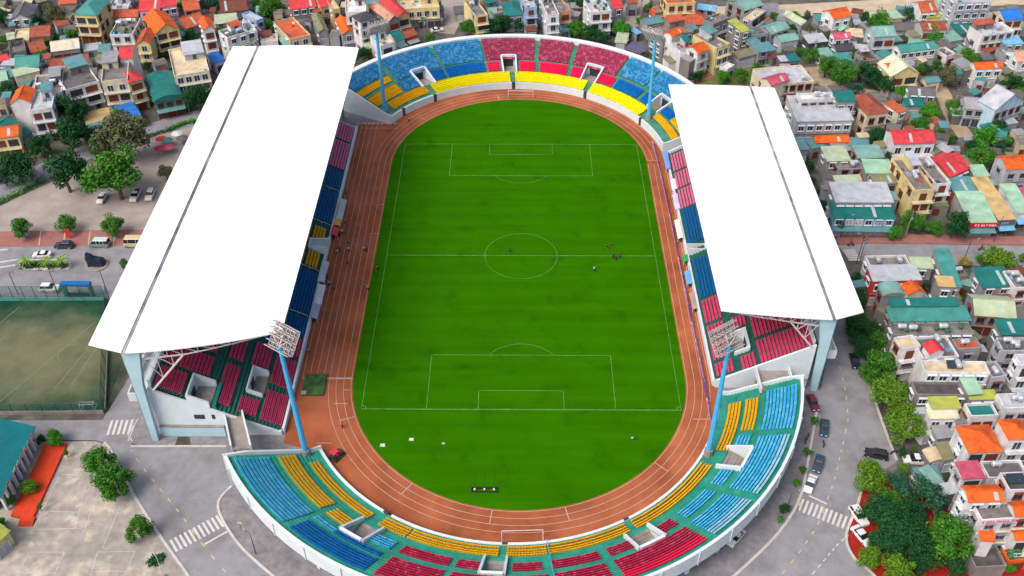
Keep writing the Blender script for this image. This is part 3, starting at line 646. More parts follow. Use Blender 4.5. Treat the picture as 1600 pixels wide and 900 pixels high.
# walkways between the stands
def walkway(label, px, z, flip=False):
    P = [at(*p, z) for p in px]
    if flip: P = [Vector((p.x, -p.y, p.z)) for p in P][::-1]
    c = sum(P, Vector())/4; root = thing('concrete_walkway', label, 'walkway', (c.x, c.y, 0), 0, 'raised walkways at the stadium corners')
    Q = [p-Vector((c.x, c.y, 0)) for p in P]
    b = MB(); b.hexa([(p.x, p.y, z-.5) for p in Q], [(p.x, p.y, z) for p in Q]); 
    for p in Q: b.bar((p.x*.8, p.y*.8, 0), (p.x*.8, p.y*.8, z-.5), .35)
    b.build('deck', M['conc'], root)
    for i, j in ((1, 2), (3, 0)) :
        a, d = Q[i], Q[j]; n = (d-a).cross(Vector((0, 0, 1))).normalized()*.18; b = MB()
        b.hexa([(*(a-n)[:2], z-.4), (*(a+n)[:2], z-.4), (*(d+n)[:2], z-.4), (*(d-n)[:2], z-.4)][::-1], [(*(a-n)[:2], z+1.05), (*(a+n)[:2], z+1.05), (*(d+n)[:2], z+1.05), (*(d-n)[:2], z+1.05)][::-1]); b.build('parapet', M['white'], root)
SWB = [(362, 701), (392.5, 701), (379, 646), (350, 644)]; SEB = [(1189, 612), (1238, 600), (1231, 577), (1180, 578)]
walkway('grey concrete walkway from the left roofed stand to the near curved stand', SWB, 5.2)
walkway('short grey walkway between the right roofed stand and the near curved stand', SEB, 5.4)
walkway('white walled walkway by the left end of the far curved stand', SWB, 5.2, True)

# floodlight masts
lampm = None
def mast(label, base, zb, top, zt, gid):
    global lampm
    B = at(*base, zb); T = at(*top, zt); root = thing('floodlight_mast', label, 'floodlight', (B.x, B.y, zb), 0, 'floodlight masts at the stadium corners')
    T = T-Vector((B.x, B.y, zb))
    b = MB(); b.bar((0, 0, 0), T*.995, .62, 0, 8, .42); b.bar((0, 0, 0), (T*.06), .95, 1, 8, .9); b.build('pole', [M['skyb'], M['conc']], root)
    face = Vector((-B.x-3, -B.y*.9, 0)).normalized(); side = Vector((-face.y, face.x, 0)); up = (Vector((0, 0, 1))*.8-face*(-.6)).normalized()
    nrm = (face*.8-Vector((0, 0, 1))*.6).normalized(); c = T+face*1.4+Vector((0, 0, .9))
    b = MB(); Wd, Hh = 3.0, 2.4
    def q(u, v, d=0): return c+side*u+up*v+nrm*d
    for i in range(5): b.bar(q(-Wd, -Hh+2*Hh*i/4), q(Wd, -Hh+2*Hh*i/4), .09)
    for i in range(7): b.bar(q(-Wd+2*Wd*i/6, -Hh), q(-Wd+2*Wd*i/6, Hh), .08)
    for i in range(5):
        v = -Hh+2*Hh*i/4; b.bar(q(-Wd, v, -1.3), q(Wd, v, -1.3), .07)
        for j in range(7): b.bar(q(-Wd+2*Wd*j/6, v), q(-Wd+2*Wd*j/6, v, -1.3), .06)
        for j in range(6): b.bar(q(-Wd+2*Wd*j/6, v), q(-Wd+2*Wd*(j+1)/6, v, -1.3), .045)
    b.bar(T-Vector((0, 0, 1.5)), q(0, -Hh*.5, -.7), .25); b.bar(T, q(0, Hh*.3, -.7), .2); b.bar(T, q(-Wd*.6, 0, -1.3), .12); b.bar(T, q(Wd*.6, 0, -1.3), .12)
    b.build('lamp_frame', mat('weathered_lattice', '#cbc1bd', rough=.6, var=.18, scale=1.5), root)
    if lampm is None:
        lb = MB(); lb.lathe([(.12, -.35), (.42, 0), (.46, .12)], 10, 0); lb.lathe([(.43, .121), (.4, .16)], 10, 1); lampm = lb.mesh('floodlight', [M['gutter'], M['light']])
    rot = nrm.to_track_quat('Z', 'Y').to_euler()
    for i in range(4):
        for j in range(6):
            o = link('lamp', lampm, root, q(-Wd+2*Wd*(j+.5)/6, -Hh+2*Hh*(i+.5)/4, .1)); o.rotation_euler = rot
mast('sky blue floodlight mast at the near left corner overlapping the big roof', (479, 712), 1.1, (437, 541), 30.5, 0)
mast('sky blue floodlight mast at the near right corner before the pink seats', (1106, 711), 1.1, (1139, 541), 30, 1)
mast('sky blue floodlight mast at the far left by the amber seats', (602, 178), 2.4, (588, 47), 28.5, 2)
mast('sky blue floodlight mast at the far right beside the right roof', (1013, 187), 2.4, (1024, 59), 27, 3)

# ---------------------------------------------------------------- houses
CROP = dict(a=(0, 0, 4), b=(400, 0, 4), c=(800, 0, 4), d=(1200, 0, 4), l=(0, 225, 4), r=(1200, 225, 4), q=(1200, 430, 4), s=(1200, 655, 3.6725), m=(0, 655, 3.6725))
PAL = dict(teal='#4a9a90', dteal='#1f7a74', lteal='#86b3a8', blugrn='#649a9e', orange='#f4681e', red='#e04348', pink='#d45a72', brown='#a5553f', dbrown='#7c4436', pale='#bccba6', mint='#a6d0b0', lime='#b4bd52', tan='#d3b478',
           cream='#e9dfc0', yellow='#ead796', white='#eceaea', grey='#a2a2a6', lgrey='#c0c4ca', dgrey='#6f6c6e', conc='#918b88', blue='#2a7fdc', lblue='#7cc3ea', bluew='#9fc0e6', lilac='#e5c9df', beige='#d8c6a2', olive='#8b8a68', black='#4c4a50', salmon='#e3a488', purple='#6a6586', terra='#c9613c', sky='#bfe0f0')
FLATR = {}
def rmat(c, kind):
    if kind == 'flat': return mat('roof_slab_'+c, PAL[c], rough=.9, var=.22, scale=.6, hex2='#6b6663' if c in ('conc', 'dgrey', 'black') else None)
    if c in ('orange', 'red', 'brown', 'terra', 'dbrown', 'pink', 'salmon'): return mat('roof_tile_'+c, PAL[c], rough=.7, var=.22, scale=.9, bump=.5, kind='tile', hex2=dirty(PAL[c], .7), thr=(.52, .75))
    return mat('roof_metal_'+c, PAL[c], rough=.5, var=.16, scale=.5, bump=.5, kind='corr', hex2=dirty(PAL[c], .74), thr=(.52, .76))
def dirty(h, k):
    a = [int(h.lstrip('#')[i:i+2], 16) for i in (0, 2, 4)]; g_ = sum(a)/3
    return '#%02x%02x%02x' % tuple(int(max(0, (v*.6+g_*.4)*k)) for v in a)
def wmat(c): return mat('wall_'+c, PAL[c], rough=.85, var=.16, scale=.6, hex2=dirty(PAL[c], .78), stretch=(1, 1, .25), thr=(.5, .72))
WIN = {}
def window_mesh(w, h, fr, kind='win'):
    k = (round(w, 1), round(h, 1), fr, kind)
    if k in WIN: return WIN[k]
    b = MB(); t = .12
    b.face([(-w/2, -.03, 0), (w/2, -.03, 0), (w/2, -.03, h), (-w/2, -.03, h)], 0)
    for x0, x1, z0, z1 in ((-w/2-t, -w/2, -t, h+t), (w/2, w/2+t, -t, h+t), (-w/2, w/2, h, h+t), (-w/2, w/2, -t, 0)): b.box(x0, x1, -.12, .0, z0, z1, 1)
    b.box(-.04, .04, -.08, -.02, 0, h, 1)
    if kind == 'win': b.box(-w/2-.2, w/2+.2, -.3, -.02, -t-.1, -t-.01, 1); b.box(-w/2-.25, w/2+.25, -.55, -.02, h+t+.08, h+t+.2, 1)
    fm = {'w': M['white'], 'b': M['brown'], 'g': M['gutter'], 'r': wmat('red'), 't': wmat('dteal')}[fr]
    gm = M['glass'] if kind != 'shut' else {'w': wmat('lgrey'), 'b': M['brown'], 'g': M['darkmet'], 'r': M['dark'], 't': M['dark']}[fr]
    WIN[k] = b.mesh('window' if kind == 'win' else 'door', [gm, fm]); return WIN[k]
tb = MB(); tb.lathe([(.02, -.85), (.55, -.8), (.6, -.6), (.6, .6), (.55, .8), (.02, .85)], 10)
tank_me = None
def tank_mesh():
    global tank_me
    if tank_me: return tank_me
    b = MB(); n = 10
    prof = [(.02, -.95), (.5, -.9), (.58, -.7), (.58, .7), (.5, .9), (.02, .95)]
    for i in range(len(prof)-1):
        for j in range(n):
            def V(p, k): return (p[1], p[0]*math.cos(2*math.pi*k/n), 1.35+p[0]*math.sin(2*math.pi*k/n))
            b.face([V(prof[i], j), V(prof[i+1], j), V(prof[i+1], j+1), V(prof[i], j+1)])
    for x in (-.6, .6):
        for y in (-.4, .4): b.bar((x, y, 0), (x, y, 1.0), .04)
        b.bar((x, -.45, .85), (x, .45, .85), .05)
    tank_me = b.mesh('water_tank', M['tank'], True); return tank_me
HOUSES = []; HIDX = 0
def house(crop, A, B, C_, h, rt, rc, wc, opt, label):
    global HIDX
    HIDX += 1; rnd = random.Random(HIDX*77)
    ox, oy, sc = CROP[crop]; f = lambda p: at(ox+p[0]/sc, oy+p[1]/sc, h)
    a, b_, c = f(A), f(B), f(C_)
    h += (HIDX % 9)*.017
    u = (b_-a); w = u.length; u /= w; n = Vector((-u.y, u.x, 0)); d = (c-a).dot(n)
    if d < 0: n = -n; d = -d
    w = max(2.5, w); d = max(2.5, d)
    yaw = math.atan2(u.y, u.x); mid = (a+b_)/2
    root = thing('house' if h < 9 else 'townhouse', label, 'house', (mid.x, mid.y, 0), yaw)
    if 'S' in opt: root.name = 'shed'; root['category'] = 'shed'
    if 'W' in opt: root.name = 'shop_building'; root['category'] = 'shop'
    ov = .45 if rt not in ('flat',) else 0
    hw = w/2-ov*.6; y0, y1 = ov*.6, d-ov*.6
    fl = rt == 'flat'; rise = {'gx': .24*d, 'gy': .3*w, 'hip': .25*min(w, d), 'shed': .12*d, 'arch': .2*w, 'flat': 0}[rt.strip('0')]
    if 'L' in opt: rise *= .5
    b = MB(); top = h if fl else h-.12
    if fl:
        t = .22; slab = h-.75
        b.box(-hw, hw, y0, y1, 0, slab)
        for q in ((-hw, hw, y0, y0+t), (-hw, hw, y1-t, y1), (-hw, -hw+t, y0+t, y1-t), (hw-t, hw, y0+t, y1-t)): b.box(*q, slab, h)
    else:
        b.box(-hw, hw, y0, y1, 0, top)
        if rt == 'gy':
            for y in (y0, y1-.2): b.prism([(-hw, 0), (hw, 0), (0, 1)], 0, 0) if False else b.hexa([(-hw, y, top), (hw, y, top), (hw, y+.2, top), (-hw, y+.2, top)], [(-.05, y, top+rise*.94), (.05, y, top+rise*.94), (.05, y+.2, top+rise*.94), (-.05, y+.2, top+rise*.94)])
        if rt == 'gx':
            ym = (y0+y1)/2
            for x in (-hw, hw-.2): b.hexa([(x, y0, top), (x+.2, y0, top), (x+.2, y1, top), (x, y1, top)], [(x, ym-.05, top+rise*.94), (x+.2, ym-.05, top+rise*.94), (x+.2, ym+.05, top+rise*.94), (x, ym+.05, top+rise*.94)])
        if rt == 'shed':
            b.hexa([(-hw, y0, top), (hw, y0, top), (hw, y1, top), (-hw, y1, top)], [(-hw, y0, top+.02), (hw, y0, top+.02), (hw, y1, top+rise*.95), (-hw, y1, top+rise*.95)])
    wall = b.build('wall', wmat(wc), root)
    b = MB(); W2 = w/2; th = .14
    def sl(p): # a sheet with thickness
        b.hexa([(x, y, z-th) for x, y, z in p], p)
    if fl:
        b.box(-hw+.22, hw-.22, y0+.22, y1-.22, h-.745, h-.66)
        if False:
            k = rnd.choice((-1, 1)); s_ = 2.2
            b.box(k*(hw-.4)-(s_ if k > 0 else 0), k*(hw-.4)+(0 if k > 0 else s_), y1-3.4, y1-.5, h-.66, h+1.7)
    elif rt == 'gx':
        ym = d/2; sl([(-W2, 0, h), (W2, 0, h), (W2, ym, h+rise), (-W2, ym, h+rise)]); sl([(-W2, ym, h+rise), (W2, ym, h+rise), (W2, d, h), (-W2, d, h)]); b.box(-W2, W2, ym-.12, ym+.12, h+rise-.02, h+rise+.1)
    elif rt == 'gy':
        sl([(-W2, 0, h), (0, 0, h+rise), (0, d, h+rise), (-W2, d, h)]); sl([(0, 0, h+rise), (W2, 0, h), (W2, d, h), (0, d, h+rise)]); b.box(-.12, .12, 0, d, h+rise-.02, h+rise+.1)
    elif rt == 'shed': sl([(-W2, 0, h), (W2, 0, h), (W2, d, h+rise), (-W2, d, h+rise)])
    elif rt == 'hip':
        if w >= d: e = d/2; r0, r1 = (-W2+e, d/2), (W2-e, d/2)
        else: e = w/2; r0, r1 = (0, e), (0, d-e)
        p = [(-W2, 0, h), (W2, 0, h), (W2, d, h), (-W2, d, h)]; a3 = (*r0, h+rise); b3 = (*r1, h+rise)
        if w >= d: fs = [(p[0], p[1], b3, a3), (p[1], p[2], b3), (p[2], p[3], a3, b3), (p[3], p[0], a3)]
        else: fs = [(p[0], p[1], a3), (p[1], p[2], b3, a3), (p[2], p[3], b3), (p[3], p[0], a3, b3)]
        for q in fs: b.face(q)
        b.face([(x, y, z-.1) for x, y, z in p][::-1])
        for i in range(4):
            x0, y0_, z0 = p[i]; x1, y1_, z1 = p[(i+1) % 4]; b.face([(x0, y0_, z0-.1), (x1, y1_, z1-.1), (x1, y1_, z1), (x0, y0_, z0)])
    elif rt == 'arch':
        k = 8
        for i in range(k):
            t0, t1 = math.pi*i/k, math.pi*(i+1)/k
            x0, x1 = -W2*math.cos(t0), -W2*math.cos(t1); z0, z1 = h+rise*math.sin(t0), h+rise*math.sin(t1)
            b.face([(x0, 0, z0), (x1, 0, z1), (x1, d, z1), (x0, d, z0)])
        b.face([(-W2*math.cos(math.pi*i/k), .05, h+rise*math.sin(math.pi*i/k)) for i in range(k, -1, -1)]); b.face([(-W2*math.cos(math.pi*i/k), d-.05, h+rise*math.sin(math.pi*i/k)) for i in range(k+1)])
    roof = b.build('roof', rmat(rc, 'flat' if fl else rt), root)
    if rt in ('gx', 'shed') and w > 6 and rnd.random() < .45:
        b = MB(); x = rnd.uniform(-w*.3, w*.3); f0, f1 = .12, .8; dd = d if rt == 'shed' else d/2
        q = [(x-.4, dd*f0, h+rise*f0+.03), (x+.4, dd*f0, h+rise*f0+.03), (x+.4, dd*f1, h+rise*f1+.03), (x-.4, dd*f1, h+rise*f1+.03)]
        b.hexa([(a_, c_, e_-.025) for a_, c_, e_ in q], q); b.build('skylight', mat('skylight_sheet', '#b9c8c4', rough=.4, var=.1), roof)
    if fl and d > 6 and w > 4 and 'n' not in opt and rnd.random() < .7:      # set-back rooftop room
        k = rnd.choice((-1, 1)); rw_ = w*rnd.uniform(.35, .6); rd_ = d*rnd.uniform(.25, .45); x0 = -hw+.3 if k < 0 else hw-.3-rw_; ya = y1-.3-rd_; zt_ = h+rnd.uniform(1.5, 2.2)
        b = MB(); b.box(x0, x0+rw_, ya, ya+rd_, h-.66, zt_); rm = b.build('rooftop_room', wmat(rnd.choice((wc, wc, 'conc', 'lgrey'))), root)
        b = MB(); P_ = [(x0-.25, ya-.5, zt_+.02), (x0+rw_+.25, ya-.5, zt_+.02), (x0+rw_+.25, ya+rd_+.2, zt_+.4), (x0-.25, ya+rd_+.2, zt_+.4)]; b.hexa([(a_, c_, e_-.1) for a_, c_, e_ in P_], P_)
        b.build('room_roof', rmat(rnd.choice(('blugrn', 'grey', 'lgrey', 'lteal', 'terra', 'pale', 'dteal', 'brown')), 'corr'), rm)
        link('door', window_mesh(.9, 1.6, 'g', 'shut'), rm, (x0+rw_*.5, ya, h-.5))
    if 'S' not in opt and 'n' not in opt and h > 4.5 and w > 4 and rnd.random() < .5:     # lower annex at one side or behind
        k = rnd.choice((-1, 1)); aw = rnd.uniform(1.6, 3.2); ad = d*rnd.uniform(.4, .8); ah = h*rnd.uniform(.4, .75); ya = y1-ad if rnd.random() < .6 else y0+.3; x0 = hw+.02 if k > 0 else -hw-.02-aw
        b = MB(); b.box(x0, x0+aw, ya, ya+ad-.1, 0, ah); an = b.build('annex', wmat(rnd.choice((wc, 'conc', 'lgrey', 'dgrey'))), root)
        za, zb = (ah+.5, ah+.1) if k > 0 else (ah+.1, ah+.5); P_ = [(x0-.1 if k < 0 else x0, ya-.25, za), (x0+aw+(.1 if k > 0 else 0), ya-.25, zb), (x0+aw+(.1 if k > 0 else 0), ya+ad, zb), (x0-.1 if k < 0 else x0, ya+ad, za)]
        b = MB(); b.hexa([(a_, c_, e_-.1) for a_, c_, e_ in P_], P_); b.build('annex_roof', rmat(rnd.choice(('grey', 'blugrn', 'conc', 'dgrey', 'lgrey', 'brown', 'lteal', 'olive')), 'corr'), an)
    # openings
    if 'n' not in opt:
        fr = 'b' if 'r' in opt else rnd.choice('wwbgw'); ns = max(1, int(round(h/3.4))); fh = (h-.3)/ns
        dx, dy = CAMP.x-mid.x, CAMP.y-mid.y; vx = dx*u.x+dy*u.y
        sides = [('f', w-.8, 0)]
        if abs(vx) > w*.8: sides.append(('R' if vx > 0 else 'L', d-.8, 0))
        for sd_, ln, _ in sides:
            for k in range(ns):
                kb = 'b' in opt and sd_ == 'f' and k > 0
                if kb and rnd.random() < .5:
                    n_ = 1 if ln < 4.5 else 2
                    for j in range(n_):
                        b = MB(); c_ = -ln/2+ln*(j+.5)/n_; q_ = ln/n_*.4; b.box(c_-q_, c_+q_, y0-.04, y0-.005, k*fh+.12, k*fh+2.55); b.build('loggia', M['dark'] if rnd.random() < .6 else M['brown'], root)
                    m = 0
                else: m = max(1, int(ln/(2.4 if sd_ == 'f' else 3.6)))
                for j in range(m):
                    if sd_ != 'f' and rnd.random() < .35: continue
                    p = -ln/2+ln*(j+.5)/m; ww = min(1.5, ln/m*.62); z = k*fh+1.0
                    if k == 0 and sd_ == 'f': me = window_mesh(min(2.4, ln/m*.8), 2.3, fr, 'shut'); z = .1
                    elif kb: me = window_mesh(min(1.6, ln/m*.7), 2.1, fr, 'shut' if fr == 'b' else 'door'); z = k*fh+.15
                    else: me = window_mesh(ww, 1.5, fr)
                    nm = 'door' if (k == 0 and sd_ == 'f') or kb else 'window'
                    if sd_ == 'f': link(nm, me, root, (p, y0, z), 0)
                    elif sd_ == 'R': link(nm, me, root, (hw, d/2+p, z), math.pi/2)
                    else: link(nm, me, root, (-hw, d/2+p, z), -math.pi/2)
                if kb:
                    b = MB(); z = k*fh; b.box(-hw, hw, y0-1.2, y0-.01, z-.15, z, 0)
                    b.box(-hw, hw, y0-1.2, y0-1.1, z+.85, z+.95, 1)
                    for i in range(int(w/.6)+1):
                        x = -hw+.05+(2*hw-.1)*i/int(w/.6) if int(w/.6) else 0; b.bar((x, y0-1.15, z), (x, y0-1.15, z+.9), .04, 1, 4)
                    b.build('balcony', [wmat(wc), M['white']], root)
                elif k > 0 and sd_ == 'f' and ns > 1:
                    b = MB(); b.box(-hw-.08, hw+.08, y0-.35, y0-.01, k*fh-.12, k*fh+.06); b.build('ledge', wmat('cream' if wc in ('yellow', 'white') else 'conc'), root)
    if 'W' in opt:
        b = MB(); b.hexa([(-hw, y0-2, 2.75), (hw, y0-2, 2.75), (hw, y0-.02, 3.2), (-hw, y0-.02, 3.2)], [(-hw, y0-2, 2.85), (hw, y0-2, 2.85), (hw, y0-.02, 3.3), (-hw, y0-.02, 3.3)]); b.build('awning', rmat(rnd.choice(('blugrn', 'grey', 'lblue')), 'x'), root)
    if fl:
        nt_ = sum(int(ch) for ch in opt if ch.isdigit())
        for i in range(nt_):
            link('water_tank', tank_mesh(), root, (rnd.uniform(-hw+1.2, hw-1.2) if hw > 1.4 else 0, y0+1.2+(y1-y0-2.4)*rnd.random(), h-.66), rnd.choice((0, 0, math.pi/2)))
        if 'n' not in opt and w > 3.5 and d > 4:
            for i in range(rnd.randint(2, 5)):
                b = MB(); x, y = rnd.uniform(-hw+.8, hw-.8), rnd.uniform(y0+.8, y1-.8); a_, c_ = rnd.uniform(.25, .8), rnd.uniform(.25, .8)
                b.hexa([(x-a_, y-c_, h-.66), (x+a_, y-c_, h-.66), (x+a_, y+c_, h-.66), (x-a_, y+c_, h-.66)], [(x-a_*.9, y-c_*.9, h-.66+rnd.uniform(.25, 1.1)) for _ in (0,)]*1+[(x+a_*.9, y-c_*.9, h-.2), (x+a_*.9, y+c_*.9, h-.2), (x-a_*.9, y+c_*.9, h-.1)])
                b.build('rooftop_box', wmat(rnd.choice(('lgrey', 'conc', 'white', 'blugrn', 'dgrey', 'terra', 'lblue'))), root)
        if 'p' in opt:
            b = MB(); b.hexa([(-1.6, d*.4, h-.2), (1.6, d*.4, h-.2), (1.6, d*.4+1.6, h+.6), (-1.6, d*.4+1.6, h+.6)], [(-1.6, d*.4, h-.12), (1.6, d*.4, h-.12), (1.6, d*.4+1.6, h+.68), (-1.6, d*.4+1.6, h+.68)]); b.build('solar_panel', M['glass'], root)
        if 'g' in opt:
            for i in range(7):
                b = MB(); x, y = rnd.uniform(-hw+.6, hw-.6), rnd.uniform(y0+.6, y1-.6); b.lathe([(.3, 0), (.4, .4), (.6, .7), (.45, 1.1), (.1, 1.3)], 7, 0, (x, y, h-.66)); b.build('potted_plant', mat('roof_plants', '#3f6f3c', var=.3, scale=3), root)
    root['_y'] = yaw
    HOUSES.append((label, mid.copy()+n*d/2, root, w, d, h)); return root
